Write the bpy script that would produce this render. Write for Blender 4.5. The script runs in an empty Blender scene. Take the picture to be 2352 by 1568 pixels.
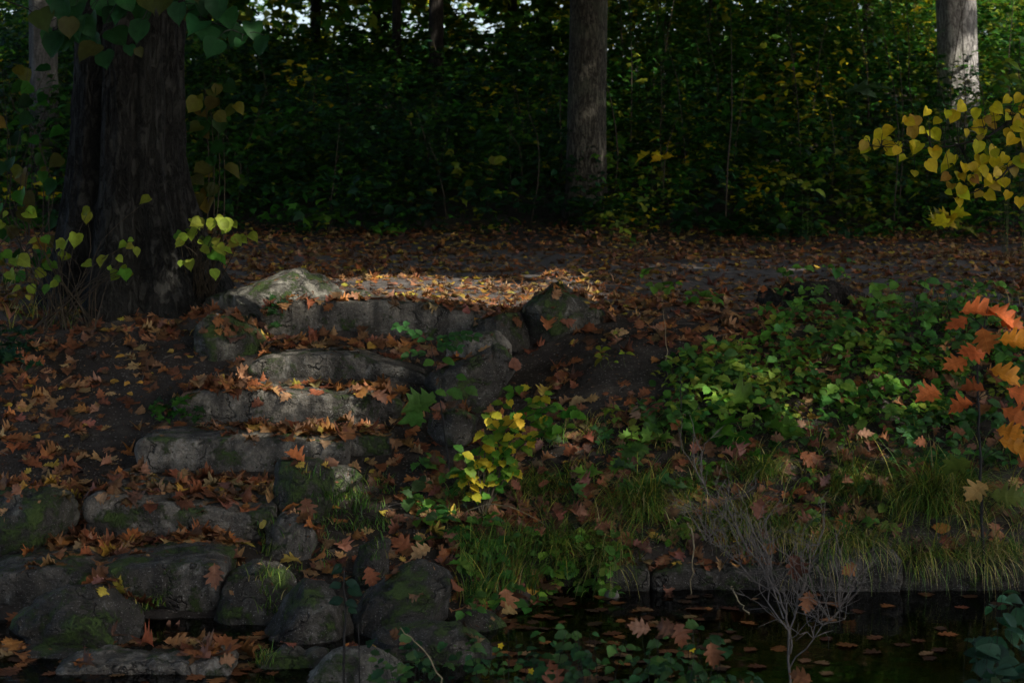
import bpy, bmesh, math, random
import numpy as np
from mathutils import Vector, Matrix
from mathutils.bvhtree import BVHTree

random.seed(7)
rng = np.random.default_rng(7)
scene = bpy.context.scene
col = scene.collection

# ------------------------------------------------------------------ camera
F, CX, HY, CZ = 4389.0, 1176.0, 309.0, 1.3      # photograph measured at 2352 x 1568
cam = bpy.data.cameras.new('camera')
cam_o = bpy.data.objects.new('camera', cam); col.objects.link(cam_o)
cam_o.location = (0, 0, CZ); cam_o.rotation_euler = (math.radians(90), 0, 0)
cam.sensor_width = 36.0; cam.lens = 36.0 * F / 2352.0
cam.shift_y = -(784.0 - HY) / 2352.0
cam.clip_start = 0.1; cam.clip_end = 1500
cam.dof.use_dof = True; cam.dof.focus_distance = 11.6; cam.dof.aperture_fstop = 4.5
scene.camera = cam_o

# ------------------------------------------------------------------ sky, sun, exposure
EL = math.radians(42)
HD = np.array([0.74, -0.67]); HD /= np.linalg.norm(HD)
SUN = np.array([HD[0]*math.cos(EL), HD[1]*math.cos(EL), math.sin(EL)])
world = bpy.data.worlds.new('World'); scene.world = world; world.use_nodes = True
wn = world.node_tree.nodes; wl = world.node_tree.links
sky = wn.new('ShaderNodeTexSky'); sky.sky_type = 'NISHITA'; sky.sun_disc = False
sky.air_density = 0.7; sky.dust_density = 3.0; sky.ozone_density = 0.4
sky.sun_elevation = EL; sky.sun_rotation = math.atan2(HD[0], HD[1])
bg = wn['Background']; wl.new(sky.outputs[0], bg.inputs[0]); bg.inputs[1].default_value = 0.15
sl = bpy.data.lights.new('sun', 'SUN'); sl.energy = 2.8; sl.angle = math.radians(0.55); sl.color = (1, 0.93, 0.82)
so = bpy.data.objects.new('sun', sl); col.objects.link(so)
so.rotation_euler = Vector(tuple(SUN)).to_track_quat('Z', 'Y').to_euler(); so.location = (12, -10, 16)
vs = scene.view_settings
vs.view_transform = 'Standard'; vs.look = 'None'; vs.exposure = 1.25; vs.gamma = 1.0; vs.use_curve_mapping = False
scene.render.engine = 'CYCLES'
cy = scene.cycles
cy.max_bounces = 5; cy.diffuse_bounces = 3; cy.glossy_bounces = 2; cy.transmission_bounces = 3; cy.transparent_max_bounces = 8
cy.caustics_reflective = False; cy.caustics_refractive = False
cy.use_denoising = True; cy.use_adaptive_sampling = True; cy.adaptive_threshold = 0.015

# ------------------------------------------------------------------ numeric helpers
def W(px, py, d): return Vector(((px-CX)*d/F, d, CZ-(py-HY)*d/F))
def lerp(a, b, t): return a + (b-a)*t
def sstep(a, b, x):
    t = np.clip((np.asarray(x, float)-a)/(b-a), 0, 1); return t*t*(3-2*t)
def _hash(i, j, k):
    n = (i*374761393 + j*668265263 + k*1274126177) & 0x7fffffff
    n = ((n ^ (n >> 13))*1103515245) & 0x7fffffff
    n = ((n ^ (n >> 15))*1911520717) & 0x7fffffff
    return ((n ^ (n >> 14)) & 0xffff)/65535.0
def vnoise(P):
    P = np.asarray(P, float); I = np.floor(P).astype(np.int64); f = P-I; f = f*f*(3-2*f)
    r = 0
    for a in (0, 1):
        for b in (0, 1):
            for c in (0, 1):
                w = (f[:, 0] if a else 1-f[:, 0])*(f[:, 1] if b else 1-f[:, 1])*(f[:, 2] if c else 1-f[:, 2])
                r = r + w*_hash(I[:, 0]+a, I[:, 1]+b, I[:, 2]+c)
    return r*2-1
def fbm(P, o=4, g=0.5):
    P = np.asarray(P, float); r = 0; a = 1.0
    for k in range(o):
        r = r + a*vnoise(P*(2.03**k)+17.3*k); a *= g
    return r
def n2(x, y, s, o=3, off=0.0):
    x = np.atleast_1d(np.asarray(x, float)); y = np.atleast_1d(np.asarray(y, float))
    return fbm(np.stack([x*s+off, y*s-off, np.full_like(x, 3.7+off)], 1), o)
def unit(v):
    v = np.asarray(v, float); return v/np.maximum(np.linalg.norm(v, axis=-1, keepdims=True), 1e-9)

# ------------------------------------------------------------------ scene helpers
def tag(o, label=None, cat=None, group=None, kind=None):
    if label: o['label'] = label
    if cat: o['category'] = cat
    if group: o['group'] = group
    if kind: o['kind'] = kind
    return o
def empty(name, loc):
    o = bpy.data.objects.new(name, None); col.objects.link(o); o.location = loc; o.empty_display_size = 0.1
    return o
def mesh_np(name, V, faces, mat, colr=None, uv=None, smooth=True):
    """faces: list of int arrays (n,3) or (n,4); colr: (nv,3) linear; uv: (nv,2)"""
    V = np.asarray(V, np.float32); me = bpy.data.meshes.new(name)
    li = np.concatenate([np.asarray(f).ravel() for f in faces]).astype(np.int32)
    tot = np.concatenate([np.full(len(f), np.asarray(f).shape[1], np.int32) for f in faces])
    st = np.concatenate([[0], np.cumsum(tot)[:-1]]).astype(np.int32)
    me.vertices.add(len(V)); me.vertices.foreach_set('co', V.ravel())
    me.loops.add(len(li)); me.loops.foreach_set('vertex_index', li)
    me.polygons.add(len(tot)); me.polygons.foreach_set('loop_start', st); me.polygons.foreach_set('loop_total', tot)
    if smooth: me.polygons.foreach_set('use_smooth', np.ones(len(tot), bool))
    if colr is not None:
        a = me.color_attributes.new('col', 'FLOAT_COLOR', 'POINT')
        c4 = np.ones((len(V), 4), np.float32); c4[:, :3] = colr; a.data.foreach_set('color', c4.ravel())
    if uv is not None:
        u = me.uv_layers.new(name='UVMap'); u.data.foreach_set('uv', np.asarray(uv, np.float32)[li].ravel())
    me.update(calc_edges=True); me.materials.append(mat)
    return me
def link(name, me, parent=None, loc=None):
    o = bpy.data.objects.new(name, me); col.objects.link(o)
    if parent: o.parent = parent
    if loc is not None: o.location = loc
    return o

def tube(pts, r0, r1, sides=6, V0=0):
    pts = np.asarray(pts, float); n = len(pts)
    T = np.gradient(pts, axis=0); T = unit(T)
    up = np.array([0.3, 0.9, 0.2]); A = unit(np.cross(T, up)); B = np.cross(T, A)
    r = np.linspace(r0, r1, n)[:, None, None]; th = np.linspace(0, 2*np.pi, sides, endpoint=False)
    R = pts[:, None, :] + r*(np.cos(th)[None, :, None]*A[:, None, :] + np.sin(th)[None, :, None]*B[:, None, :])
    V = R.reshape(-1, 3); i = np.arange(n-1)[:, None]*sides; j = np.arange(sides)[None, :]; j2 = (j+1) % sides
    Q = np.stack([i+j, i+j2, i+sides+j2, i+sides+j], -1).reshape(-1, 4)
    V = np.concatenate([V, pts[-1:]]); k = (n-1)*sides
    Tr = np.stack([k+np.arange(sides), k+(np.arange(sides)+1) % sides, np.full(sides, len(V)-1)], 1)
    return V, Q+V0, Tr+V0
def tubes_mesh(name, specs, mat, origin=(0, 0, 0)):
    Vs, Qs, Ts, n = [], [], [], 0
    for pts, r0, r1, s in specs:
        V, Q, T = tube(np.asarray(pts, float)-np.asarray(origin, float), r0, r1, s, n); Vs.append(V); Qs.append(Q); Ts.append(T); n += len(V)
    return mesh_np(name, np.concatenate(Vs), [np.concatenate(Qs), np.concatenate(Ts)], mat)
def curve_pts(ctrl, n=14, wob=0.0, seed=0):
    c = np.asarray([tuple(p) for p in ctrl], float)
    t = np.linspace(0, len(c)-1, n); k = np.clip(np.floor(t).astype(int), 0, len(c)-2); f = (t-k)[:, None]
    p0 = c[np.maximum(k-1, 0)]; p1 = c[k]; p2 = c[k+1]; p3 = c[np.minimum(k+2, len(c)-1)]
    P = 0.5*((2*p1) + (-p0+p2)*f + (2*p0-5*p1+4*p2-p3)*f**2 + (-p0+3*p1-3*p2+p3)*f**3)
    if wob:
        r = np.random.default_rng(seed); P[1:-1] += r.normal(0, wob, (n-2, 3))
    return P

# ------------------------------------------------------------------ materials
class NT:
    def __init__(s, name):
        s.m = bpy.data.materials.new(name); s.m.use_nodes = True
        s.n = s.m.node_tree.nodes; s.l = s.m.node_tree.links
        s.b = s.n['Principled BSDF']; s.out = s.n['Material Output']
    def node(s, t, ins=None, **kw):
        x = s.n.new(t)
        for k, v in kw.items(): setattr(x, k, v)
        for k, v in (ins or {}).items():
            if hasattr(v, 'is_linked') or isinstance(v, bpy.types.NodeSocket): s.l.new(v, x.inputs[k])
            else: x.inputs[k].default_value = v
        return x
    def noise(s, vec, scale, detail=4, rough=0.55, dist=0.0):
        return s.node('ShaderNodeTexNoise', {'Vector': vec, 'Scale': scale, 'Detail': detail, 'Roughness': rough, 'Distortion': dist})
    def ramp(s, fac, stops):
        x = s.node('ShaderNodeValToRGB', {'Fac': fac}); e = x.color_ramp.elements
        while len(e) < len(stops): e.new(0.5)
        for q, (p, c) in zip(e, stops):
            q.position = p; q.color = (c, c, c, 1) if isinstance(c, (int, float)) else (*c, 1)
        return x.outputs['Color']
    def mix(s, fac, a, b, mode='MIX'):
        x = s.node('ShaderNodeMix', data_type='RGBA', blend_type=mode)
        for i, v in ((0, fac), (6, a), (7, b)):
            if isinstance(v, bpy.types.NodeSocket): s.l.new(v, x.inputs[i])
            elif isinstance(v, (int, float)): x.inputs[i].default_value = v if i == 0 else (v, v, v, 1)
            else: x.inputs[i].default_value = (*v, 1)
        return x.outputs[2]
    def math(s, op, a, b=0.0):
        x = s.node('ShaderNodeMath', operation=op)
        for i, v in ((0, a), (1, b)):
            if isinstance(v, bpy.types.NodeSocket): s.l.new(v, x.inputs[i])
            else: x.inputs[i].default_value = v
        return x.outputs[0]
    def bump(s, h, strength, dist, prev=None):
        x = s.node('ShaderNodeBump', {'Height': h, 'Strength': strength, 'Distance': dist})
        if prev is not None: s.l.new(prev, x.inputs['Normal'])
        return x.outputs['Normal']
    def pos(s): return s.node('ShaderNodeNewGeometry').outputs['Position']
    def stretch(s, vec, sc): return s.node('ShaderNodeMapping', {'Vector': vec, 'Scale': sc}).outputs[0]

def leaf_material(name, attr, transl, rough=0.45, spots=0.35, veins=0.35, spec=0.4):
    t = NT(name)
    if attr: base = t.node('ShaderNodeAttribute', attribute_name='col').outputs['Color']
    else: base = t.node('ShaderNodeObjectInfo').outputs['Color']
    uv = t.node('ShaderNodeTexCoord').outputs['UV']; p = t.pos()
    nz = t.noise(p, 38.0, 3).outputs['Fac']
    c = t.mix(t.ramp(nz, [(0.35, 0.0), (0.75, spots)]), base, t.mix(1.0, base, (0.42, 0.30, 0.22), 'MULTIPLY'))
    nb = t.noise(p, 9.0, 2).outputs['Fac']
    c = t.mix(1.0, c, t.ramp(nb, [(0.25, 0.72), (0.75, 1.2)]), 'MULTIPLY')
    sx = t.node('ShaderNodeSeparateXYZ', {'Vector': uv}); ax = t.math('ABSOLUTE', sx.outputs[0])
    rib = t.math('LESS_THAN', ax, 0.012)
    ang = t.math('SUBTRACT', sx.outputs[1], t.math('MULTIPLY', ax, 0.9))
    side = t.math('GREATER_THAN', t.math('SINE', t.math('MULTIPLY', ang, 52.0)), 0.93)
    vn = t.math('MAXIMUM', rib, t.math('MULTIPLY', side, 0.6))
    c = t.mix(t.math('MULTIPLY', vn, veins), c, t.mix(1.0, c, (1.5, 1.45, 1.35), 'MULTIPLY'))
    t.l.new(c, t.b.inputs['Base Color']); t.b.inputs['Roughness'].default_value = rough
    t.b.inputs['Specular IOR Level'].default_value = spec
    nrm = t.bump(t.math('ADD', nz, t.math('MULTIPLY', vn, -0.6)), 0.35, 0.004)
    t.l.new(nrm, t.b.inputs['Normal'])
    if transl > 0:
        tr = t.node('ShaderNodeBsdfTranslucent', {'Color': t.mix(1.0, c, (1.15, 1.2, 0.6), 'MULTIPLY')})
        mx = t.node('ShaderNodeMixShader', {0: transl, 1: t.b.outputs[0], 2: tr.outputs[0]})
        t.l.new(mx.outputs[0], t.out.inputs['Surface'])
    return t.m
M = {}
M['leaf'] = leaf_material('fresh_leaf', False, 0.45, 0.5, 0.45, 0.5, 0.18)
M['leaf_mass'] = leaf_material('foliage', True, 0.45, 0.5, 0.3, 0.2, 0.15)
M['fallen'] = leaf_material('fallen_leaf', False, 0.12, 0.6, 0.75, 0.55, 0.22)
M['fallen_mass'] = leaf_material('leaf_litter', True, 0.10, 0.6, 0.7, 0.45, 0.2)
M['grass'] = leaf_material('grass_blade', True, 0.25, 0.5, 0.1, 0.0, 0.3)

def stone_material(name, c0, c1, moss, pale=0.35):
    t = NT(name); p = t.pos()
    n1 = t.noise(p, 2.6, 6, 0.62, 0.6).outputs['Fac']; nA = t.noise(p, 14, 6, 0.65).outputs['Fac']; nB = t.noise(p, 75, 4, 0.7).outputs['Fac']
    c = t.mix(t.ramp(n1, [(0.34, 0.0), (0.68, 1.0)]), c0, c1)
    c = t.mix(1.0, c, t.ramp(nA, [(0.30, 0.38), (0.5, 0.95), (0.70, 1.6)]), 'MULTIPLY')
    c = t.mix(t.ramp(nB, [(0.40, 0.0), (0.60, 0.35)]), c, (0.045, 0.04, 0.034))
    # dark water stains running down the faces
    st = t.noise(t.stretch(p, (7.0, 7.0, 0.9)), 1.0, 5, 0.6, 0.4).outputs['Fac']
    c = t.mix(t.ramp(st, [(0.46, 0.0), (0.60, 0.8)]), c, (0.03, 0.027, 0.022))
    # pale lichen crust and specks
    li = t.noise(p, 5.2, 7, 0.75, 1.2).outputs['Fac']
    c = t.mix(t.ramp(li, [(0.56, 0.0), (0.66, pale)]), c, (0.36, 0.36, 0.31))
    sp = t.ramp(t.noise(p, 120, 2, 0.5).outputs['Fac'], [(0.64, 0.0), (0.70, 0.5)])
    c = t.mix(sp, c, (0.42, 0.42, 0.40))
    # moss: broken patches, fuller on upward faces
    nz = t.node('ShaderNodeSeparateXYZ', {'Vector': t.node('ShaderNodeNewGeometry').outputs['Normal']}).outputs[2]
    mo = t.noise(p, 4.6, 8, 0.72, 0.25).outputs['Fac']
    mk = t.math('ADD', mo, t.math('MULTIPLY', nz, 0.03))
    mk = t.ramp(mk, [(0.60-moss*0.2, 0.0), (0.66-moss*0.16, 0.92)])
    mc = t.mix(nB, (0.016, 0.036, 0.006), (0.075, 0.125, 0.018))
    c = t.mix(mk, c, mc)
    # hairline cracks and small pits
    wv_ = t.node('ShaderNodeVectorMath', {0: p, 1: t.node('ShaderNodeVectorMath', {0: t.noise(p, 3.5, 4, 0.6).outputs['Color'], 1: (0.5, 0.5, 0.5)}, operation='MULTIPLY').outputs[0]}, operation='ADD').outputs[0]
    ck = t.node('ShaderNodeTexVoronoi', {'Vector': wv_, 'Scale': 2.3}, feature='DISTANCE_TO_EDGE').outputs['Distance']
    ck = t.math('MULTIPLY', t.ramp(ck, [(0.0, 1.0), (0.022, 0.0)]), t.ramp(n1, [(0.45, 0.0), (0.55, 1.0)]))
    pt_ = t.ramp(t.node('ShaderNodeTexVoronoi', {'Vector': p, 'Scale': 34.0}).outputs['Distance'], [(0.10, 1.0), (0.24, 0.0)])
    pt_ = t.math('MULTIPLY', pt_, t.ramp(t.noise(p, 6, 2).outputs['Fac'], [(0.5, 0.0), (0.58, 0.8)]))
    cav = t.math('MAXIMUM', ck, pt_)
    c = t.mix(t.math('MULTIPLY', cav, 0.75), c, (0.02, 0.018, 0.014))
    t.l.new(c, t.b.inputs['Base Color'])
    t.l.new(t.ramp(nA, [(0.3, 0.62), (0.7, 0.88)]), t.b.inputs['Roughness']); t.b.inputs['Specular IOR Level'].default_value = 0.35
    h = t.math('ADD', t.math('MULTIPLY', nA, 0.8), t.math('ADD', t.math('MULTIPLY', nB, 0.35), t.math('MULTIPLY', mk, 0.5)))
    h = t.math('SUBTRACT', h, t.math('MULTIPLY', cav, 0.9))
    b1 = t.bump(n1, 0.5, 0.08); b2 = t.bump(h, 1.0, 0.05, b1)
    t.l.new(b2, t.b.inputs['Normal'])
    return t.m
M['step_stone'] = stone_material('step_stone', (0.085, 0.077, 0.062), (0.28, 0.255, 0.205), 0.27)
M['moss_stone'] = stone_material('mossy_stone', (0.045, 0.043, 0.032), (0.17, 0.16, 0.122), 0.62)
M['dark_stone'] = stone_material('dark_stone', (0.024, 0.022, 0.017), (0.085, 0.078, 0.06), 0.36, 0.25)
M['worn_stone'] = stone_material('worn_stone', (0.05, 0.046, 0.037), (0.17, 0.157, 0.128), 0.34)
M['pale_stone'] = stone_material('pale_stone', (0.15, 0.142, 0.115), (0.36, 0.345, 0.28), 0.32, 0.5)

def bark_material(name, c0, c1, scale, lichen=(0.3, 0.31, 0.27), la=0.25, ridge=1.0, sz=0.22):
    t = NT(name); p = t.pos()
    v = t.stretch(p, (1, 1, sz))
    n1 = t.noise(v, 16*scale, 6, 0.62, 0.5).outputs['Fac']
    r = t.math('ABSOLUTE', t.math('SUBTRACT', n1, 0.5)); fur = t.ramp(r, [(0.0, 0.0), (0.10, 1.0)])
    n2_ = t.noise(p, 40, 5, 0.65).outputs['Fac']; n3 = t.noise(p, 1.6, 5, 0.6, 0.7).outputs['Fac']
    c = t.mix(fur, c0, c1)
    c = t.mix(1.0, c, t.ramp(n2_, [(0.3, 0.6), (0.7, 1.3)]), 'MULTIPLY')
    c = t.mix(t.ramp(n3, [(0.50, 0.0), (0.66, la)]), c, lichen)
    t.l.new(c, t.b.inputs['Base Color']); t.b.inputs['Roughness'].default_value = 0.85; t.b.inputs['Specular IOR Level'].default_value = 0.2
    h = t.math('ADD', t.math('MULTIPLY', fur, ridge), t.math('MULTIPLY', n2_, 0.5))
    t.l.new(t.bump(h, 0.8, 0.03), t.b.inputs['Normal'])
    return t.m
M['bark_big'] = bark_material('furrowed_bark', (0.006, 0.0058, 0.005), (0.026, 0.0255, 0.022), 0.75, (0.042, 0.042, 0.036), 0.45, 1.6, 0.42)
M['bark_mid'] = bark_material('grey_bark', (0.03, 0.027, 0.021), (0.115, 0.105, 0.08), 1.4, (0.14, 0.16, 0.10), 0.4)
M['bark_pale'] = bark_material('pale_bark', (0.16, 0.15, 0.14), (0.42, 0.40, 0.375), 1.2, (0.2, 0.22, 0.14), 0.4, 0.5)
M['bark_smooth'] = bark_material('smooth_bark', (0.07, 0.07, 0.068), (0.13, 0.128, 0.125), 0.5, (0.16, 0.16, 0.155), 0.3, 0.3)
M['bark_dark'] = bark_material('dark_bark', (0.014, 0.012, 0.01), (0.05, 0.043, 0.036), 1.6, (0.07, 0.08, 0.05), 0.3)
def plain(name, c, rough=0.7, var=0.4, sc=30):
    t = NT(name); n = t.noise(t.pos(), sc, 4).outputs['Fac']
    t.l.new(t.mix(1.0, c, t.ramp(n, [(0.3, 1-var), (0.7, 1+var)]), 'MULTIPLY'), t.b.inputs['Base Color'])
    t.b.inputs['Roughness'].default_value = rough; t.b.inputs['Specular IOR Level'].default_value = 0.25
    t.l.new(t.bump(n, 0.4, 0.004), t.b.inputs['Normal'])
    return t.m
M['stem'] = plain('woody_stem', (0.045, 0.035, 0.022))
M['stem_dark'] = plain('dark_stem', (0.015, 0.014, 0.012))
M['stem_green'] = plain('green_stem', (0.08, 0.10, 0.03))
M['dead_twig'] = plain('dead_twig', (0.12, 0.105, 0.09))
M['straw'] = plain('dry_stalk', (0.20, 0.165, 0.095))
M['pebble'] = plain('pale_pebble', (0.13, 0.12, 0.10), 0.6, 0.4)
M['petal'] = plain('yellow_petal', (0.75, 0.6, 0.03), 0.5, 0.1)

t = NT('soil'); p = t.pos()
nL = t.noise(p, 0.9, 5, 0.6, 0.5).outputs['Fac']; nM = t.noise(p, 9, 6, 0.65).outputs['Fac']; nF = t.noise(p, 70, 4, 0.7).outputs['Fac']
c = t.mix(t.ramp(nL, [(0.35, 0.0), (0.65, 1.0)]), (0.026, 0.021, 0.016), (0.058, 0.050, 0.042))
py_ = t.node('ShaderNodeSeparateXYZ', {'Vector': p}).outputs[1]
grav = t.math('MULTIPLY', t.ramp(t.math('DIVIDE', py_, 30.0), [(0.46, 0.0), (0.49, 1.0), (0.70, 1.0), (0.74, 0.0)]), 0.8)
c = t.mix(grav, c, (0.145, 0.13, 0.12))
c = t.mix(1.0, c, t.ramp(nM, [(0.3, 0.55), (0.7, 1.35)]), 'MULTIPLY')
peb = t.node('ShaderNodeTexVoronoi', {'Vector': p, 'Scale': 42.0})
pm = t.ramp(peb.outputs['Distance'], [(0.22, 0.6), (0.34, 0.0)])
sel = t.ramp(t.node('ShaderNodeSeparateColor', {'Color': peb.outputs['Color']}).outputs[0], [(0.62, 0.0), (0.66, 1.0)])
c = t.mix(t.math('MULTIPLY', pm, sel), c, (0.21, 0.19, 0.175))
c = t.mix(t.ramp(nF, [(0.58, 0.0), (0.66, 0.6)]), c, (0.028, 0.02, 0.014))
t.l.new(c, t.b.inputs['Base Color']); t.b.inputs['Roughness'].default_value = 0.9; t.b.inputs['Specular IOR Level'].default_value = 0.2
b1 = t.bump(nM, 0.5, 0.05); b2 = t.bump(t.math('ADD', nF, t.math('MULTIPLY', pm, sel)), 0.7, 0.015, b1); t.l.new(b2, t.b.inputs['Normal'])
M['soil'] = t.m

t = NT('pond_water'); p = t.pos()
gl = t.node('ShaderNodeBsdfGlossy', {'Color': (0.9, 0.95, 1.0, 1), 'Roughness': 0.04})
tr = t.node('ShaderNodeBsdfTransparent', {'Color': (0.5, 0.38, 0.22, 1)})
rip = t.bump(t.noise(t.stretch(p, (1.2, 3.0, 1)), 2.2, 3, 0.5).outputs['Fac'], 0.06, 0.05)
t.l.new(rip, gl.inputs['Normal'])
fr = t.node('ShaderNodeFresnel', {'IOR': 1.33, 'Normal': rip})
mx = t.node('ShaderNodeMixShader', {0: fr.outputs[0], 1: tr.outputs[0], 2: gl.outputs[0]})
t.l.new(mx.outputs[0], t.out.inputs['Surface'])
M['water'] = t.m

# ------------------------------------------------------------------ terrain
WATER = -1.30
PL = np.array([(-60, -.2), (3, -.25), (6, -.9), (7.2, -1.1), (8.3, -1.33), (8.8, -1.5), (9.6, -1.5), (10.0, -1.42), (10.3, -1.27), (11.0, -1.06), (12.1, -.84), (12.7, -.63),
               (13.3, -.43), (13.9, -.22), (14.4, -.05), (15, 0), (21.6, 0), (23, .12), (26, .6), (30, 1.3), (34, 2.15), (40, 2.4), (1000, 2.4)])
PR = np.array([(-60, -.2), (3, -.25), (6, -.95), (7.2, -1.12), (8.2, -1.33), (8.7, -1.6), (10.98, -1.62), (11.08, -1.14), (11.35, -.97), (12, -.72), (13, -.34),
               (13.8, -.10), (14.4, -.02), (15, 0), (21.6, 0), (23, .12), (26, .6), (30, 1.3), (34, 2.15), (40, 2.4), (1000, 2.4)])
def zg(x, y):
    x = np.atleast_1d(np.asarray(x, float)); y = np.atleast_1d(np.asarray(y, float))
    w = sstep(-0.15, 0.75, x)
    yl = y + 0.25*np.where(x < -2.4, np.clip((-2.4-x)*0.25, 0, 0.6), 0)
    z = np.interp(yl, PL[:, 0], PL[:, 1])*(1-w) + np.interp(y, PR[:, 0], PR[:, 1])*w
    near = np.clip((60-np.hypot(x, y))/20, 0, 1)
    return z + near*(0.035*n2(x, y, 0.9, 3) + 0.010*n2(x, y, 6.0, 3, 5.1))
def axis(a, b, step, far, lo):
    mid = np.arange(a, b+1e-6, step); k = step*1.25**np.arange(1, 60)
    up = b+np.cumsum(k); up = up[up < far]; dn = a-np.cumsum(k); dn = dn[dn > lo]
    return np.concatenate([dn[::-1], mid, up])
gx = axis(-5.6, 5.6, 0.075, 600, -600); gy = axis(8.0, 24.0, 0.075, 900, -120)
X, Y = np.meshgrid(gx, gy); Z = zg(X.ravel(), Y.ravel())
GV = np.stack([X.ravel(), Y.ravel(), Z], 1); nx = len(gx)
i = (np.arange(len(gy)-1)[:, None]*nx + np.arange(nx-1)[None, :]).ravel()
GQ = np.stack([i, i+1, i+nx+1, i+nx], 1)
ground = link('ground', mesh_np('ground', GV, [GQ], M['soil'])); tag(ground, kind='structure')
wv = np.array([(-40, 7.6, WATER), (40, 7.6, WATER), (40, 11.2, WATER), (-40, 11.2, WATER)])
water = link('water', mesh_np('water', wv, [np.array([[0, 1, 2, 3]])], M['water'])); tag(water, kind='structure')

# ------------------------------------------------------------------ stones
BV, BF, boff = [GV], [GQ], len(GV)           # triangles / quads that leaves can lie on
STONES = []
def add_stone(name, V, faces, mat, label, group=None, cat='stone'):
    global boff
    base = V.mean(0); base[2] = V[:, 2].min()
    me = mesh_np(name, V-base, faces, M[mat]); o = link(name, me, None, Vector(tuple(base)))
    tag(o, label, cat, group)
    for f in faces:
        f = np.asarray(f)
        if f.shape[1] == 4: BF.append(f+boff)
        else: BF.append(np.concatenate([f, f[:, -1:]], 1)+boff)
    BV.append(V); boff += len(V); STONES.append(o)
    return o
def rough(V, N, amp, seed, s=1.0, lo=1.0):
    P = V*s + seed*7.31
    d = 0.55*lo*fbm(P*2.6, 3)+0.40*fbm(P*7.5, 4, .55)+0.22*fbm(P*24, 3)
    cr = np.abs(vnoise(P*np.array([3.1, 3.1, 5.5])+3.3)); d = d - 0.55*lo*np.clip(0.07-cr, 0, 1)/0.07
    st = vnoise(P*np.array([1.3, 1.3, 9.0])+9.1); d = d+0.30*np.sign(st)*np.clip(np.abs(st)-.15, 0, .3)/.3     # bedding ledges
    tr = N+0.35*np.stack([vnoise(P*6+1.1), vnoise(P*6+5.7), vnoise(P*6+8.3)], 1)
    return V + tr*(amp*1.25*d)[:, None]
def slab(name, label, st, d, back, mat='step_stone', seed=1, amp=0.032, group=None, under=0.25, nu=96):
    """front face from stations (px, top py, bottom py[, depth offset]); runs back metres behind it"""
    st = np.array([s if len(s) == 4 else (*s, 0.0) for s in st], float)
    u = np.linspace(0, 1, nu); L = u*(st[-1, 0]-st[0, 0])+st[0, 0]
    pt = np.interp(L, st[:, 0], st[:, 1]); pb = np.interp(L, st[:, 0], st[:, 2]); dd = d+np.interp(L, st[:, 0], st[:, 3])
    k = np.ones(5)/5; pad = lambda a: np.convolve(np.pad(a, 2, 'edge'), k, 'valid')
    pt, pb, dd = pad(pt), pad(pb), pad(dd)
    x = (L-CX)*d/F; zt = CZ-(pt-HY)*dd/F; zb = CZ-(pb-HY)*dd/F; H = np.maximum(zt-zb, 0.04)
    prof = np.array([(.16, -under, 1), (.06, -.05, 1), (.03, .10, 0), (.012, .3, 0), (.0, .5, 0), (-.004, .70, 0), (-.004, .86, 0), (.004, .95, 0), (.025, .99, 0), (.1, 1.0, 0),
                     (.3, 1.0, 2), (.5, 1.0, 2), (.75, 1.0, 2), (.97, .98, 2), (1.0, .8, 2), (1.02, .3, 2), (1.0, -.1, 3)])
    q = np.linspace(0, len(prof)-1, 46); pf = np.stack([np.interp(q, np.arange(len(prof)), prof[:, c]) for c in (0, 1)], 1)
    yo = np.where(pf[:, 0] > 0.1001, 0.1+(pf[:, 0]-0.1)/0.9*(back-0.1), pf[:, 0]); yo[0:2] = np.minimum(yo[0:2], .16)
    e = np.minimum(u, 1-u)*nu; e = np.clip(e/3.0, 0, 1); e = np.sqrt(1-(1-e)**2)*0.9+0.1
    V = np.zeros((nu, len(q), 3)); V[:, :, 0] = x[:, None]
    V[:, :, 1] = dd[:, None] + yo[None, :]*1.0 + (1-e)[:, None]*np.where(yo < back*0.5, 0.06, -0.06)[None, :]
    V[:, :, 2] = zb[:, None] + H[:, None]*np.where(pf[:, 1] > 0, pf[:, 1]*(0.75+0.25*e[:, None]), 0) + np.where(pf[:, 1] < 0, pf[:, 1], 0)[None, :]
    V[:, :, 2] = np.where(pf[None, :, 1] < 0, zb[:, None]+pf[None, :, 1]*under*3, V[:, :, 2])
    dU = np.gradient(V, axis=0); dQ = np.gradient(V, axis=1); N = unit(np.cross(dQ, dU)).reshape(-1, 3)
    N = np.nan_to_num(N); Vf = V.reshape(-1, 3); c = Vf.mean(0)
    if ((Vf-c)*N).sum() < 0: N = -N
    Vf = rough(Vf, N, amp*.68, seed, 1.0, .4)
    m = len(q); a = (np.arange(nu-1)[:, None]*m+np.arange(m-1)[None, :]).ravel(); Q = np.stack([a, a+m, a+m+1, a+1], 1)
    j = np.arange(nu-1)*m; Qb = np.stack([j+m-1, j+2*m-1, j+m, j], 1)
    nb = len(Vf); Vf = np.concatenate([Vf, Vf[:m].mean(0)[None], Vf[-m:].mean(0)[None]])
    r = np.arange(m); r2 = (r+1) % m
    T1 = np.stack([r, r2, np.full(m, nb)], 1); T2 = np.stack([(nu-1)*m+r2, (nu-1)*m+r, np.full(m, nb+1)], 1)
    return add_stone(name, Vf, [Q, Qb, T1, T2], mat, label, group)
_ico = {}
def ico(n):
    if n not in _ico:
        bm = bmesh.new(); bmesh.ops.create_icosphere(bm, subdivisions=n, radius=1)
        V = np.array([v.co[:] for v in bm.verts]); Fc = np.array([[v.index for v in f.verts] for f in bm.faces]); bm.free(); _ico[n] = (V, Fc)
    return _ico[n]
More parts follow.
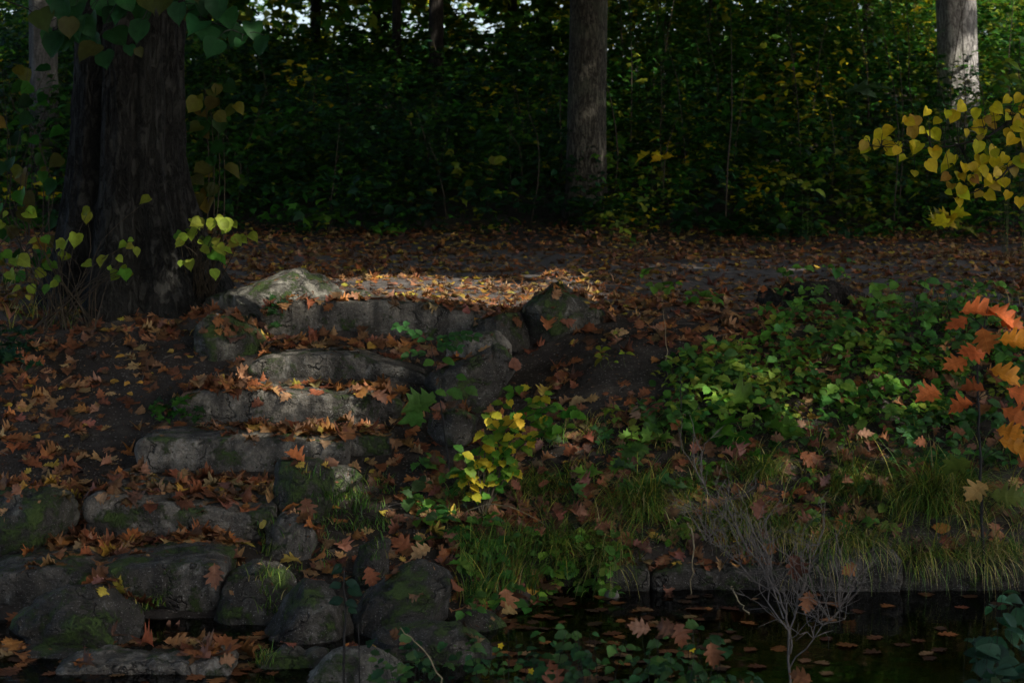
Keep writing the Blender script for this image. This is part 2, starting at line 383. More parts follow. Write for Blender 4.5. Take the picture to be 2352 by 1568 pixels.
def boulder(name, label, poly, d, thick=0.8, mat='moss_stone', seed=1, amp=0.03, cuts=7, group=None, cat='stone', sub=5, sink=0.1):
    r = np.random.default_rng(seed); P = np.array([(W(a, b, d).x, W(a, b, d).z) for a, b in poly])
    lo, hi = P.min(0), P.max(0); lo[1] -= sink; c = (lo+hi)/2; h = (hi-lo)/2; ty = thick*h[0]
    V, Fc = ico(sub); V = V.copy(); N0 = V.copy()
    V = np.sign(V)*np.abs(V)**0.62
    V = V*np.array([h[0]*1.12, ty, h[1]*1.12]); cen = np.array([c[0], d+ty*0.25, c[1]])
    cp = P.mean(0)-c
    for k in range(len(P)):
        a, b = P[k]-c, P[(k+1) % len(P)]-c; e = b-a; n = np.array([e[1], -e[0]]); n /= max(np.linalg.norm(n), 1e-6)
        if n @ (a-cp) < 0: n = -n
        if n[1] < -0.75: continue
        n3 = np.array([n[0], r.uniform(-.35, .15), n[1]]); n3 /= np.linalg.norm(n3); off = n @ a
        dist = V @ n3 - off; V -= np.clip(dist, 0, None)[:, None]*n3*0.94
    for k in range(cuts):
        n3 = unit(np.array([r.normal(0, .7), -abs(r.normal(0.7, .4)), r.normal(0.25, .5)])); off = np.abs(n3 @ np.array([h[0], ty, h[1]]))*0.0 + np.linalg.norm(n3*np.array([h[0], ty, h[1]]))*r.uniform(.66, .94)
        dist = V @ n3 - off; V -= np.clip(dist, 0, None)[:, None]*n3*0.9
    V = V+cen
    V = rough(V, N0, amp, seed)
    return add_stone(name, V, [Fc], mat, label, group, cat)

SG = 'rough stone steps'
slab('stone_step', 'topmost and widest stone step, grey slab with mossy stained face below the path', [(592, 712, 780), (650, 694, 795), (760, 694, 800), (890, 690, 802), (960, 695, 805), (1040, 706, 803), (1130, 722, 800), (1190, 745, 795)], 14.0, 0.62, seed=1, group=SG)
slab('stone_step', 'second stone step from the top, pale worn face with a green moss spot', [(566, 842, 868), (605, 820, 882), (700, 814, 886), (800, 814, 888), (870, 830, 888), (950, 850, 888), (992, 868, 886)], 13.3, 0.62, seed=2, group=SG, amp=0.026)
slab('stone_step', 'third stone step from the top, long low slab with green clump at its end', [(396, 925, 955), (440, 902, 972), (540, 895, 980), (650, 902, 984), (760, 910, 984), (850, 903, 978), (925, 925, 955)], 12.7, 0.55, seed=3, group=SG, amp=0.03)
slab('stone_step', 'fourth stone step from the top, straight squared slab with flat upright face', [(306, 1020, 1066), (330, 1004, 1090), (450, 1005, 1096), (600, 1008, 1094), (700, 1014, 1088), (800, 1018, 1068)], 12.12, 0.55, seed=4, group=SG, amp=0.022)
slab('stone_block', 'short grey block butted to the end of the fourth step', [(782, 1000, 1062), (840, 998, 1064), (900, 1005, 1050)], 12.3, 0.45, seed=5, amp=0.025)
slab('stone_step', 'fifth stone step from the top, deep leaf-strewn tread and pale blotched face', [(188, 1155, 1205), (225, 1132, 1222), (300, 1150, 1236), (400, 1160, 1246), (500, 1168, 1250), (560, 1180, 1244), (625, 1172, 1205)], 11.05, 0.85, seed=6, group=SG, amp=0.026)
slab('stone_step', 'low rounded step stone at the photo edge, joined to the sixth step', [(-60, 1330, 1390), (0, 1316, 1396), (60, 1308, 1400), (150, 1300, 1398), (218, 1322, 1375)], 10.32, 0.7, 'worn_stone', seed=7, group=SG, amp=0.03, under=0.12)
slab('stone_step', 'sixth stone step from the top, moss-dark face above a black hollow', [(212, 1320, 1350), (260, 1308, 1368), (330, 1304, 1385), (400, 1298, 1404), (460, 1293, 1412), (512, 1305, 1392)], 10.28, 0.75, 'worn_stone', seed=8, group=SG, amp=0.03, under=0.1)
slab('stepping_stone', 'dark flat stone at the bottom corner beyond the nearest slab', [(-60, 1516, 1570), (60, 1508, 1572), (150, 1505, 1570), (250, 1522, 1565)], 9.5, 0.35, 'dark_stone', seed=9, amp=0.03)
slab('stepping_stone', 'nearest low slab at the bottom edge with pale rough lichen', [(92, 1560, 1620), (140, 1538, 1640), (240, 1522, 1640), (330, 1528, 1640), (420, 1520, 1640), (490, 1512, 1630), (530, 1540, 1600)], 9.2, 0.32, 'step_stone', seed=10, amp=0.045)
boulder('boulder', 'dark wet loose rock standing in the puddle below the steps', [(25, 1492), (22, 1432), (60, 1402), (130, 1370), (210, 1374), (310, 1420), (316, 1452), (270, 1492), (160, 1502)], 9.8, 0.7, 'dark_stone', 11, 0.04)
boulder('boulder', 'big moss-green boulder at the photo edge beside the fifth step', [(-70, 1160), (20, 1124), (90, 1128), (150, 1165), (157, 1200), (110, 1242), (30, 1275), (-70, 1292)], 10.95, 0.7, 'moss_stone', 12, 0.035)
boulder('boulder', 'squat mossy rock with a white dot, at the end of the top step', [(443, 835), (448, 748), (480, 722), (560, 722), (606, 752), (600, 782), (565, 805), (520, 838)], 13.75, 0.8, 'moss_stone', 13, 0.03)
boulder('boulder', 'pale pointed rock lit by sun between the big tree and the path', [(468, 704), (490, 690), (590, 655), (700, 621), (732, 625), (766, 646), (788, 676), (770, 696), (600, 715), (480, 722)], 14.45, 0.55, 'pale_stone', 14, 0.035)
boulder('boulder', 'small low pale rock beside the pointed sunlit rock on the path edge', [(782, 690), (800, 668), (850, 666), (862, 690)], 14.9, 0.7, 'pale_stone', 15, 0.015, sub=4)
boulder('boulder', 'pyramid-shaped mossy rock on the path edge past the top step', [(1192, 716), (1230, 690), (1268, 656), (1292, 664), (1340, 690), (1380, 718), (1352, 738), (1280, 745), (1200, 740)], 13.9, 0.7, 'moss_stone', 16, 0.03)
boulder('boulder', 'dark block at the end of the top step below the pyramid-shaped rock', [(1095, 740), (1180, 724), (1216, 748), (1214, 792), (1170, 812), (1085, 805)], 13.75, 0.7, 'dark_stone', 17, 0.03)
boulder('boulder', 'thin overhanging flat stone wedged above the domed mossy boulder', [(1035, 795), (1070, 770), (1140, 765), (1168, 782), (1120, 800), (1050, 808)], 13.3, 0.6, 'step_stone', 18, 0.02)
boulder('boulder', 'domed dark mossy boulder closing the end of the second step', [(972, 892), (1000, 852), (1080, 818), (1130, 794), (1168, 804), (1188, 842), (1160, 885), (1080, 905), (1000, 915)], 12.95, 0.6, 'dark_stone', 19, 0.03)
boulder('boulder', 'half-buried rock behind the pinnate sapling under the domed boulder', [(985, 985), (1000, 948), (1060, 936), (1100, 950), (1095, 980)], 12.3, 0.7, 'dark_stone', 20, 0.025)
boulder('boulder', 'upright squared stone beside the fifth step with moss on its corner', [(622, 1185), (620, 1080), (640, 1063), (720, 1062), (756, 1075), (768, 1120), (752, 1185)], 11.35, 0.8, 'moss_stone', 21, 0.02, sink=0.15)
boulder('boulder', 'flat moss-topped stone behind the upright squared stone', [(740, 1100), (760, 1075), (810, 1074), (830, 1092), (810, 1110)], 11.7, 0.8, 'moss_stone', 40, 0.02, sub=4)
boulder('boulder', 'pale rounded rock among grass below the upright squared stone', [(596, 1272), (610, 1226), (650, 1193), (700, 1196), (720, 1226), (712, 1268)], 10.95, 0.8, 'step_stone', 22, 0.035)
boulder('boulder', 'small dark rock with pale foot on the leafy bank', [(815, 1300), (825, 1262), (860, 1241), (890, 1250), (905, 1285), (900, 1304)], 10.6, 0.8, 'dark_stone', 23, 0.03, sub=4)
boulder('boulder', 'long slanting dark rock leaning down beside the sixth step', [(488, 1460), (500, 1390), (525, 1330), (585, 1300), (640, 1308), (690, 1350), (640, 1440), (560, 1495)], 10.25, 0.6, 'dark_stone', 24, 0.045)
boulder('boulder', 'tall triangular dark rock standing at the water edge', [(590, 1510), (640, 1432), (712, 1350), (742, 1364), (800, 1432), (795, 1500), (700, 1518)], 9.85, 0.65, 'dark_stone', 25, 0.03)
boulder('boulder', 'broad pitted dark boulder at the head of the pool', [(805, 1450), (835, 1372), (890, 1330), (1000, 1314), (1038, 1345), (1034, 1425), (990, 1466), (860, 1478)], 9.95, 0.7, 'dark_stone', 26, 0.03)
boulder('boulder', 'low dark rock in the water beside the broad pitted boulder', [(1025, 1475), (1050, 1427), (1110, 1416), (1162, 1452), (1155, 1476)], 10.05, 0.7, 'dark_stone', 27, 0.02, sub=4)
boulder('boulder', 'mossy rounded rock at the bottom edge under the triangular rock', [(555, 1620), (570, 1532), (640, 1490), (730, 1490), (765, 1540), (750, 1620)], 9.35, 0.7, 'moss_stone', 28, 0.03)
boulder('boulder', 'pale grey rock at the bottom edge behind the dark stem', [(675, 1620), (690, 1532), (760, 1502), (830, 1505), (900, 1550), (925, 1620)], 9.1, 0.6, 'pale_stone', 29, 0.03)
boulder('boulder', 'low weedy rock at the bottom between plants and pool', [(825, 1530), (860, 1462), (980, 1446), (1110, 1456), (1135, 1492), (1060, 1540)], 9.5, 0.6, 'dark_stone', 30, 0.03)
KG = 'edging stones along the pool'
slab('edging_stone', 'short pale edging stone at the near end of the pool kerb', [(1385, 1312, 1356), (1420, 1302, 1362), (1486, 1304, 1362), (1496, 1318, 1356)], 10.84, 0.35, 'worn_stone', 31, 0.015, group=KG, nu=50)
slab('edging_stone', 'dark edging stone sunk under hanging grass behind the dead shrub', [(1496, 1325, 1362), (1560, 1300, 1364), (1640, 1308, 1364), (1720, 1298, 1364), (1800, 1306, 1364), (1868, 1320, 1360)], 10.88, 0.35, 'dark_stone', 32, 0.04, group=KG)
slab('edging_stone', 'blotched pale edging stone with a russet leaf on it above the pool', [(1862, 1300, 1342), (1890, 1275, 1345), (1960, 1262, 1348), (2040, 1258, 1350), (2075, 1285, 1350)], 10.82, 0.4, 'worn_stone', 33, 0.03, group=KG)
slab('edging_stone', 'long edging stone behind the hanging tussock at the photo edge', [(2068, 1300, 1358), (2150, 1290, 1360), (2250, 1290, 1360), (2350, 1285, 1358), (2460, 1285, 1358)], 10.86, 0.4, 'dark_stone', 34, 0.035, group=KG)
boulder('stump', 'low dark weathered stump with spreading roots on the path edge', [(1735, 708), (1780, 672), (1830, 652), (1905, 655), (1960, 668), (2000, 706)], 14.7, 0.6, 'dark_stone', 35, 0.05, cat='stump', sub=5)
STONES[-1].data.materials.clear(); STONES[-1].data.materials.append(M['bark_dark'])
boulder('pebble', 'pale round pebble breaking the water by the pool kerb', [(1388, 1376), (1392, 1362), (1400, 1355), (1412, 1355), (1422, 1364), (1425, 1376)], 10.73, 0.9, 'pale_stone', 36, 0.004, cat='pebble', sub=4)
STONES[-1].data.materials.clear(); STONES[-1].data.materials.append(M['pebble'])

bvh = BVHTree.FromPolygons([tuple(v) for v in np.concatenate(BV)], [tuple(int(q) for q in (f[:3] if f[2] == f[3] else f)) for f in np.concatenate(BF)])
def drop(x, y, top=3.0):
    h = bvh.ray_cast(Vector((x, y, top)), Vector((0, 0, -1)))
    if h[0] is None: return Vector((x, y, float(zg(x, y)[0]))), Vector((0, 0, 1))
    n = h[1]; return h[0], (n if n.z > 0 else -n)
CAM = Vector((0, 0, CZ))
def hit(px, py):
    dr = Vector(((px-CX)/F, 1, -(py-HY)/F)).normalized(); h = bvh.ray_cast(CAM, dr)
    if h[0] is None: return None, None
    n = h[1]; return h[0], (n if n.z > 0 else -n)

# ------------------------------------------------------------------ leaf shapes
OUT = {
 'oak':   ([(.0, .0), (.03, .08), (.20, .17), (.28, .26), (.15, .30), (.34, .42), (.45, .50), (.39, .55), (.20, .54), (.33, .68), (.39, .80), (.19, .76), (.19, .93), (.08, .90), (0, 1.08)],
           [0, .06, .13, .21, .27, .36, .42, .48, .53, .62, .70, .75, .84, .90, 1.0]),
 'lime':  ([(.0, .0), (.14, -.06), (.33, -.02), (.46, .14), (.50, .34), (.44, .54), (.30, .73), (.13, .88), (.03, .97), (0, 1.08)], [0, .01, .07, .18, .34, .52, .70, .85, .95, 1.07]),
 'ovate': ([(.0, .0), (.2, .12), (.33, .34), (.30, .58), (.16, .83), (0, 1.0)], [0, .1, .3, .55, .8, 1.0]),
 'tooth': ([(.0, .0), (.2, .08), (.22, .18), (.36, .30), (.33, .42), (.38, .56), (.28, .64), (.28, .76), (.13, .83), (0, 1.0)], [0, .07, .17, .28, .40, .52, .62, .72, .82, 1.0]),
 'maple': ([(.0, .0), (.10, -.06), (.34, -.04), (.24, .12), (.60, .38), (.30, .42), (.40, .62), (.16, .62), (.08, .85), (0, 1.0)], [0, .0, .05, .14, .28, .40, .50, .60, .8, 1.0]),
}
def tpl(kind, cup=0.1, bend=0.1, twist=0.0, seed=0, asym=0.06):
    r = np.random.default_rng(seed); o, my = OUT[kind]; o = np.array(o); my = np.array(my); n = len(o)
    Lx = -o[:, 0]*(1+r.normal(0, asym, n)); Rx = o[:, 0]*(1+r.normal(0, asym, n))
    V = np.zeros((n*3, 3)); V[0::3, 0] = Lx; V[0::3, 1] = o[:, 1]+r.normal(0, .012, n); V[1::3, 1] = my; V[2::3, 0] = Rx; V[2::3, 1] = o[:, 1]+r.normal(0, .012, n)
    V[1::3, 0] = 0; uv = V[:, :2].copy()
    x, y = V[:, 0].copy(), V[:, 1].copy()
    V[:, 2] = cup*np.abs(x)*1.3 + cup*x*x*1.5 - bend*(y-.35)**2*1.2 + twist*x*(y-.4) + r.normal(0, 0.02, len(V))
    i = np.arange(n-1)*3
    Q = np.concatenate([np.stack([i, i+1, i+4, i+3], 1), np.stack([i+1, i+2, i+5, i+4], 1)])[:, ::-1]
    return V, Q, uv
def tpl_star(seed=0):            # light maple leaf for far foliage
    r = np.random.default_rng(seed)
    o = [(0, 0), (.34, .0), (.26, .18), (.58, .42), (.26, .48), (0, 1.0), (-.26, .48), (-.58, .42), (-.26, .18), (-.34, .0)]
    V = np.array([(a, b, 0) for a, b in o]+[(0, .35, 0)]); V[:, 2] = -.35*np.abs(V[:, 0])-0.25*(V[:, 1]-.35)**2+r.normal(0, .04, len(V)); uv = V[:, :2].copy()
    n = len(o); T = np.array([[k, (k+1) % n, n] for k in range(n)]); return V, T, uv
def tpl_dia(w=.3, seed=0):
    V = np.array([(0, 0, 0), (w, .42, -.06), (0, 1, -.1), (-w, .42, -.06)]); return V, np.array([[0, 1, 2], [0, 2, 3]]), V[:, :2].copy()
def frames(N, H):
    Z = unit(N); Y = H-(H*Z).sum(-1, keepdims=True)*Z; Y = unit(Y); Xa = np.cross(Y, Z); return np.stack([Xa, Y, Z], -1)
def scatter(name, tpls, which, pos, R, s, cl, mat):
    Vs, Fs, Cs, Us, n = [], {}, [], [], 0
    for k, (V, Fc, uv) in enumerate(tpls):
        m = np.where(which == k)[0]
        if len(m) == 0: continue
        P = np.einsum('nij,vj->nvi', R[m], V)*s[m][:, None, None]+pos[m][:, None, :]
        Vs.append(P.reshape(-1, 3)); Cs.append(np.repeat(cl[m], len(V), 0)); Us.append(np.tile(uv, (len(m), 1)))
        Fs.setdefault(Fc.shape[1], []).append((Fc[None]+(np.arange(len(m))*len(V))[:, None, None]+n).reshape(-1, Fc.shape[1])); n += len(m)*len(V)
    return mesh_np(name, np.concatenate(Vs), [np.concatenate(v) for v in Fs.values()], mat, np.concatenate(Cs), np.concatenate(Us), smooth=False)
TV, TM = {}, {}
for kind in OUT:
    for k in range(6):
        r = np.random.default_rng(k*13+len(kind)*7)
        if kind == 'oak': a = (r.uniform(-.15, .45), r.uniform(-.1, .5), r.uniform(-.6, .6))
        else: a = (r.uniform(.02, .30), r.uniform(0.0, .35), r.uniform(-.3, .3))
        TV[kind, k] = tpl(kind, *a, seed=k+3)
for k in range(6):                # dried, curled oak leaves
    r = np.random.default_rng(900+k); TV['dry', k] = tpl('oak', r.uniform(.1, .75), r.uniform(-.2, .8), r.uniform(-.9, .9), 50+k)
def leaf_mesh(kind, k, mat):
    if (kind, k, mat) not in TM:
        V, Q, uv = TV[kind, k]; TM[kind, k, mat] = mesh_np('leaf', V, [Q], M[mat], None, uv, smooth=True)
    return TM[kind, k, mat]
def leaf_obj(name, kind, pos, nrm, head, size, colr, mat='leaf', parent=None, base=None, k=None):
    k = random.randrange(6) if k is None else k
    o = bpy.data.objects.new(name, leaf_mesh(kind, k, mat)); col.objects.link(o)
    R = frames(np.array([nrm], float), np.array([head], float))[0]
    m = Matrix([[*R[0], 0], [*R[1], 0], [*R[2], 0], [0, 0, 0, 1]])
    p_ = Vector(tuple(pos))-(base if base is not None else Vector((0, 0, 0)))
    o.matrix_world = Matrix.Translation(p_) @ m @ Matrix.Diagonal((size, size, size, 1))
    if parent: o.parent = parent
    o.color = (*colr, 1)
    return o
def vary(c, a=0.18, r=random):
    f = r.uniform(1-a*1.6, 1+a*1.6); return tuple(max(0.003, x*f*r.uniform(1-a, 1+a)) for x in c)
C = dict(russet=(.235, .098, .042), rust=(.14, .062, .032), tan=(.35, .21, .10), orange=(.38, .16, .05), yellow=(.48, .34, .06), brown=(.115, .066, .038), pink=(.26, .135, .085),
         dgreen=(.018, .066, .014), blue=(.022, .074, .034), green=(.042, .14, .02), bright=(.085, .21, .025), lime=(.26, .35, .04), gold=(.60, .50, .022), olive=(.17, .20, .02))

def plant(name, label, cat, base, stems, leaves, group=None, stem_mat='stem', part='stem'):
    """stems: list of (points, r0, r1); leaves: (pos, normal, heading, size, shape, colour)"""
    b = Vector(tuple(base)); root = empty(name, b); tag(root, label, cat, group)
    thick = [q_ for q_ in stems if q_[1] >= .004]; thin = [q_ for q_ in stems if q_[1] < .004]
    so_ = [link(part, tubes_mesh(part, [(*q_, 6)], M[stem_mat], tuple(b)), root) for q_ in thick]
    mids = [np.asarray(q_[0], float) for q_ in thick]
    if thin: link('stalks', tubes_mesh('stalks', [(*q_, 5) for q_ in thin], M[stem_mat], tuple(b)), root)['kind'] = 'stuff'
    for (p_, n_, h_, s_, sh, c_) in leaves:      # a leaf hangs on the stem it is nearest to
        par = root if not so_ else so_[int(np.argmin([((m_-np.array(tuple(p_)))**2).sum(1).min() for m_ in mids]))]
        leaf_obj('leaf', sh, p_, n_, h_, s_, c_, 'leaf', par, b)
    return root
def rn(a): return random.uniform(-a, a)

# ------------------------------------------------------------------ trees
def trunk_mesh(x0, y0, prof, lobes=(), ridge=0.0, lean=(0, 0), nt=72, nz=90, seed=0, mat='bark_mid', origin=(0, 0, 0)):
    """prof: (z, radius) pairs; lobes: (angle, width, z top, size) buttresses"""
    prof = np.array(prof, float); z0, z1 = prof[0, 0], prof[-1, 0]
    t_ = np.linspace(0, 1, nz)**1.8; z = z0+(z1-z0)*t_; r = np.interp(z, prof[:, 0], prof[:, 1]); th = np.linspace(0, 2*np.pi, nt, endpoint=False)
    R = np.repeat(r[:, None], nt, 1)
    for (a, w, zt, am) in lobes:
        dd = np.angle(np.exp(1j*(th-a))); R = R + (am*np.exp(-(dd/w)**2))[None, :]*np.clip((zt-z)/(zt-z0), 0, 1)[:, None]**2
    PP = np.stack([np.cos(th)[None]*np.ones(nz)[:, None], np.sin(th)[None]*np.ones(nz)[:, None], np.repeat(z[:, None], nt, 1)], -1).reshape(-1, 3)
    nn = fbm(PP*np.array([2.2, 2.2, .35])+seed, 3).reshape(nz, nt); nf = (.65*np.abs(vnoise(PP*np.array([9, 9, 1.3])+seed*3))+.45*np.abs(vnoise(PP*np.array([17, 17, 3.2])+seed*5))).reshape(nz, nt)
    R = R*(1+0.05*nn)+ridge*(nf-.3)
    cx = x0+lean[0]*(z-z0)+0.03*np.sin(z*.7+seed); cyy = y0+lean[1]*(z-z0)
    V = np.stack([cx[:, None]+R*np.cos(th), cyy[:, None]+R*np.sin(th), np.repeat(z[:, None], nt, 1)], -1).reshape(-1, 3)-np.array(origin)
    i = np.arange(nz-1)[:, None]*nt; j = np.arange(nt)[None]; j2 = (j+1) % nt
    Q = np.stack([i+j, i+j2, i+nt+j2, i+nt+j], -1).reshape(-1, 4)
    k = (nz-1)*nt; V = np.concatenate([V, V[k:k+nt].mean(0)[None]]); T = np.stack([k+j[0], k+j2[0], np.full(nt, len(V)-1)], 1)
    return mesh_np('trunk', V, [Q, T], M[mat])
TREES = []
def tree(name, label, x, y, prof, mat, lobes=(), ridge=0.0, lean=(0, 0), seed=0, nt=48, nz=60, limbs=5, group=None, crown_r=3.5):
    z0 = float(zg(x, y)[0]); b = Vector((x, y, z0)); root = empty(name, b); tag(root, label, 'tree', group)
    prof = [(z0+a-0.25 if k == 0 else z0+a, r) for k, (a, r) in enumerate(prof)]
    link('trunk', trunk_mesh(x, y, prof, [(a, w, z0+zt, am) for a, w, zt, am in lobes], ridge, lean, nt, nz, seed, mat, tuple(b)), root)
    r = np.random.default_rng(seed+100); top = prof[-1][0]
    for k in range(limbs):
        za = lerp(z0+5.0, top-0.5, (k+.5)/limbs); a = k*2.4+seed; L = crown_r*r.uniform(.5, .85)
        xa, ya = x+lean[0]*(za-z0), y+lean[1]*(za-z0); rr = np.interp(za, [q[0] for q in prof], [q[1] for q in prof])
        pts = curve_pts([(xa, ya, za), (xa+math.cos(a)*L*.5, ya+math.sin(a)*L*.5, za+.7), (xa+math.cos(a)*L, ya+math.sin(a)*L, za+1.7)], 8, .05, k)
        link('limb', tubes_mesh('limb', [(pts, rr*.45, .02, 6)], M[mat], tuple(b)), root)
    TREES.append((root, b, [])); return root
TG = 'tall trees standing round the clearing'
def pxX(px, d): return (px-CX)*d/F
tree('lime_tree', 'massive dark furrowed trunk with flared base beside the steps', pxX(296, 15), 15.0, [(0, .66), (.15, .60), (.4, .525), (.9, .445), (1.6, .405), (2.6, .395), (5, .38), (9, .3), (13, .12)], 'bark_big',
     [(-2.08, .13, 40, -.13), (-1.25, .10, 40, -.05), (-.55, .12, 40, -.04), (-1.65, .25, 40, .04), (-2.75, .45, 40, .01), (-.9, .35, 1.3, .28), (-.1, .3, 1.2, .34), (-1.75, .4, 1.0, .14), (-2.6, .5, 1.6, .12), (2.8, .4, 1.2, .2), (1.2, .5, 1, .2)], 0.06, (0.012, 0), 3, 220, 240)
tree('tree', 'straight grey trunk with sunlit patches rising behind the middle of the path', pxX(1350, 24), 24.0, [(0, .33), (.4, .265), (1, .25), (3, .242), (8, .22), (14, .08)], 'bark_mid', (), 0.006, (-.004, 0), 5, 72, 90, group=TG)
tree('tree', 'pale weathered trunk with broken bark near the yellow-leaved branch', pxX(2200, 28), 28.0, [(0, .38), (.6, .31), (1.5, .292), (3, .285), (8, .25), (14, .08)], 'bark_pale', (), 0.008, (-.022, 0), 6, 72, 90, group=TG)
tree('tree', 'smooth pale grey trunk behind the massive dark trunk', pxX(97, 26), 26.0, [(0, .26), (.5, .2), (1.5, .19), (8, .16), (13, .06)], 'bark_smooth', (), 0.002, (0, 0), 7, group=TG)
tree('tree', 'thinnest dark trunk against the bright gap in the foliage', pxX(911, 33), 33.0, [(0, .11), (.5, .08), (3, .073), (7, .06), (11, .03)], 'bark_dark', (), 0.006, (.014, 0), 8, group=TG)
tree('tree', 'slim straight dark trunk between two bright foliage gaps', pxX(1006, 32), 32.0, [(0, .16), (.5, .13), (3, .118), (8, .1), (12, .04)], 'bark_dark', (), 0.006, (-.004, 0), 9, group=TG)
for (px, d, r_, lab) in ((726, 37, .10, 'dim slender trunk in the foliage between bright gaps'), (868, 39, .09, 'faint far trunk just before the thinnest dark trunk'), (1178, 38, .1, 'dim trunk past the blue sky gap'),
                         (1640, 33, .09, 'dim sapling trunk in the green wall past the straight grey trunk'), (1992, 34, .1, 'dark slender trunk in the green wall before the pale weathered trunk'), (470, 36, .12, 'shadowy trunk just behind the massive dark trunk')):
    tree('tree', lab, pxX(px, d), d, [(0, r_*1.5), (.6, r_), (4, r_*.9), (8, r_*.7), (11, .03)], 'bark_dark', (), 0.005, (rn(.01), 0), int(px), 24, 40, limbs=4, group=TG)
# unseen trees added beside and behind the camera to carry the shading canopy
n_view = len(TREES)
for (x, y, r_, lab) in ((6.2, 3.0, .28, 'added shade tree beside the pool nearest the photographer'), (9.5, 8.5, .3, 'added shade tree on the pool bank beyond the frame'), (7.2, 15.0, .26, 'added shade tree at the path edge beyond the frame'),
                        (13.0, 14.0, .3, 'added shade tree farther along the path beyond the frame'), (12.5, 2.0, .27, 'added shade tree behind the photographer away from the pool'), (9.2, 21.5, .28, 'added shade tree at the foot of the embankment beyond the frame'),
                        (15, 22, .3, 'added shade tree up the embankment beyond the frame'), (1.8, -3.5, .3, 'added shade tree close behind the photographer')):
    tree('tree', lab, x, y, [(0, r_*1.5), (.5, r_*1.1), (2, r_), (7, r_*.8), (13, .05)], 'bark_mid', (), 0.006, (rn(.01), rn(.01)), int(x*7+y), 36, 50, limbs=8, group=TG, crown_r=5)

n_right = len(TREES)  # more unseen trees, added to close the open side and deepen contrast
for (x, y, r_, lab) in ((-7.5, 8.0, .3, 'added shade tree beside the steps beyond the frame'), (-9.0, 16.0, .28, 'added shade tree beyond the massive trunk out of frame'), (-11.0, 1.0, .3, 'added shade tree behind the photographer on the step side'), (-10.5, 23.0, .28, 'added shade tree up the embankment on the step side'), (-4.5, -5.0, .27, 'added shade tree behind the photographer in the wood')):
    tree('tree', lab, x, y, [(0, r_*1.5), (.5, r_*1.1), (2, r_), (7, r_*.8), (13, .05)], 'bark_mid', (), 0.006, (rn(.01), rn(.01)), int(abs(x)*7+abs(y)), 36, 50, limbs=8, group=TG, crown_r=5)

# canopy overhead: unseen leaves added for shade, holes cut to place sun patches
HB = SUN/SUN[2]
GAPS = []                       # (point, radius, keep fraction)
def gap(px, py, d, r, keep=0.0): GAPS.append((np.array(W(px, py, d)), r, keep))
for dp in (14.7, 15.2, 15.8, 16.4, 17.0, 17.5):
    for px in range(int(lerp(900, 790, (dp-14.7)/2.8)), 1320, 50):
        if random.random() < (.92 if dp < 16.8 else .5): gap(px+rn(25), HY+CZ*F/dp, dp, random.uniform(.24, .38))
for px in (1450, 1520, 1600, 1680, 1760, 1850): gap(px, 622+rn(16), 18.4+rn(.4), random.uniform(.16, .3), .12)
gap(640, 655, 14.3, .5); gap(740, 645, 14.4, .45)
gap(510, 545, 14.3, .30); gap(440, 540, 14.3, .2, .2)
gap(720, 850, 13.25, .42, .04); gap(600, 850, 13.2, .3, .3); gap(560, 905, 12.65, .42, .06); gap(700, 915, 12.65, .4, .06); gap(830, 925, 12.7, .3, .35)
gap(1350, 170, 23.8, .2); gap(1365, 345, 23.8, .14, .3); gap(2195, 120, 28, 1.0, .1); gap(2210, 220, 28, .5)
for px, py in ((2000, 330), (2100, 300), (2200, 380), (2300, 290), (2250, 440), (2320, 400)): gap(px, py, 10.5, .26, .25)
for px, py in ((2200, 760), (2290, 800), (2180, 930), (2300, 950), (2330, 1030)): gap(px, py, 10.9, .28, .25)
for px, py in ((1000, 775), (950, 765), (1060, 780), (960, 940)): gap(px, py, 11.35, .18, .05)
for px, py in ((1130, 960), (1200, 920), (1290, 950), (1090, 1060), (1180, 1010), (1240, 1000)): gap(px, py, 10.95, .17, .08)
for px, py in ((1650, 860), (1750, 900), (1850, 800), (1950, 760), (1700, 960), (2050, 850), (1600, 1000), (1900, 900), (2000, 950), (1800, 1080)): gap(px, py, 12.4, .32, .2)
for px, py in ((2150, 1150), (2230, 1200), (1480, 1160), (1700, 1190), (1350, 1150), (1950, 1120), (1250, 1280)): gap(px, py, 11.1, .22, .4)
gap(595, 105, 8.8, .14); gap(480, 110, 8.8, .16, .5); gap(320, 75, 8.8, .2, .5)
gap(1430, 480, 22.4, .3, .1)
for px, py, dd_, r_, k_ in ((1700, 900, 12.6, .8, .42), (1950, 850, 12.8, .8, .42), (2200, 900, 12.2, .9, .42), (1500, 1050, 11.6, .7, .45), (1300, 1050, 11.4, .6, .45), (1900, 1100, 11.3, .8, .45), (2200, 1150, 11.1, .7, .45), (600, 950, 12.5, 1.0, .6), (350, 900, 12.8, .9, .6), (500, 1200, 11, .9, .62), (2250, 380, 10.6, .7, .45)): gap(px, py, dd_, r_, k_)
for k in range(70): gap(random.uniform(420, 2352), random.uniform(0, 260), random.uniform(26, 34), random.uniform(.25, .6), .2)
for k in range(26): gap(random.uniform(1400, 2352), random.uniform(0, 200), random.uniform(27, 33), random.uniform(.3, .7), .15)
N_ = 62000
q = np.stack([rng.uniform(-9, 10, N_), rng.uniform(4, 33, N_), np.zeros(N_)], 1)
hgt = rng.uniform(6.2, 12.5, N_); P = q+HB[None, :]*hgt[:, None]
P = P[rng.random(len(P)) < np.clip(1.05+0.5*n2(q[:, 0], q[:, 1], .35, 3), .35, 1)]
wob = 1+0.35*fbm(P*1.1, 2); keep = np.ones(len(P))
for (T_, r_, k_) in GAPS:
    v = P-T_; al = v @ SUN; dist = np.linalg.norm(v-al[:, None]*SUN, axis=1)/wob
    keep = np.where((dist < r_+0.12) & (al > 2), np.minimum(keep, k_), keep)
P = P[rng.random(len(P)) < keep]
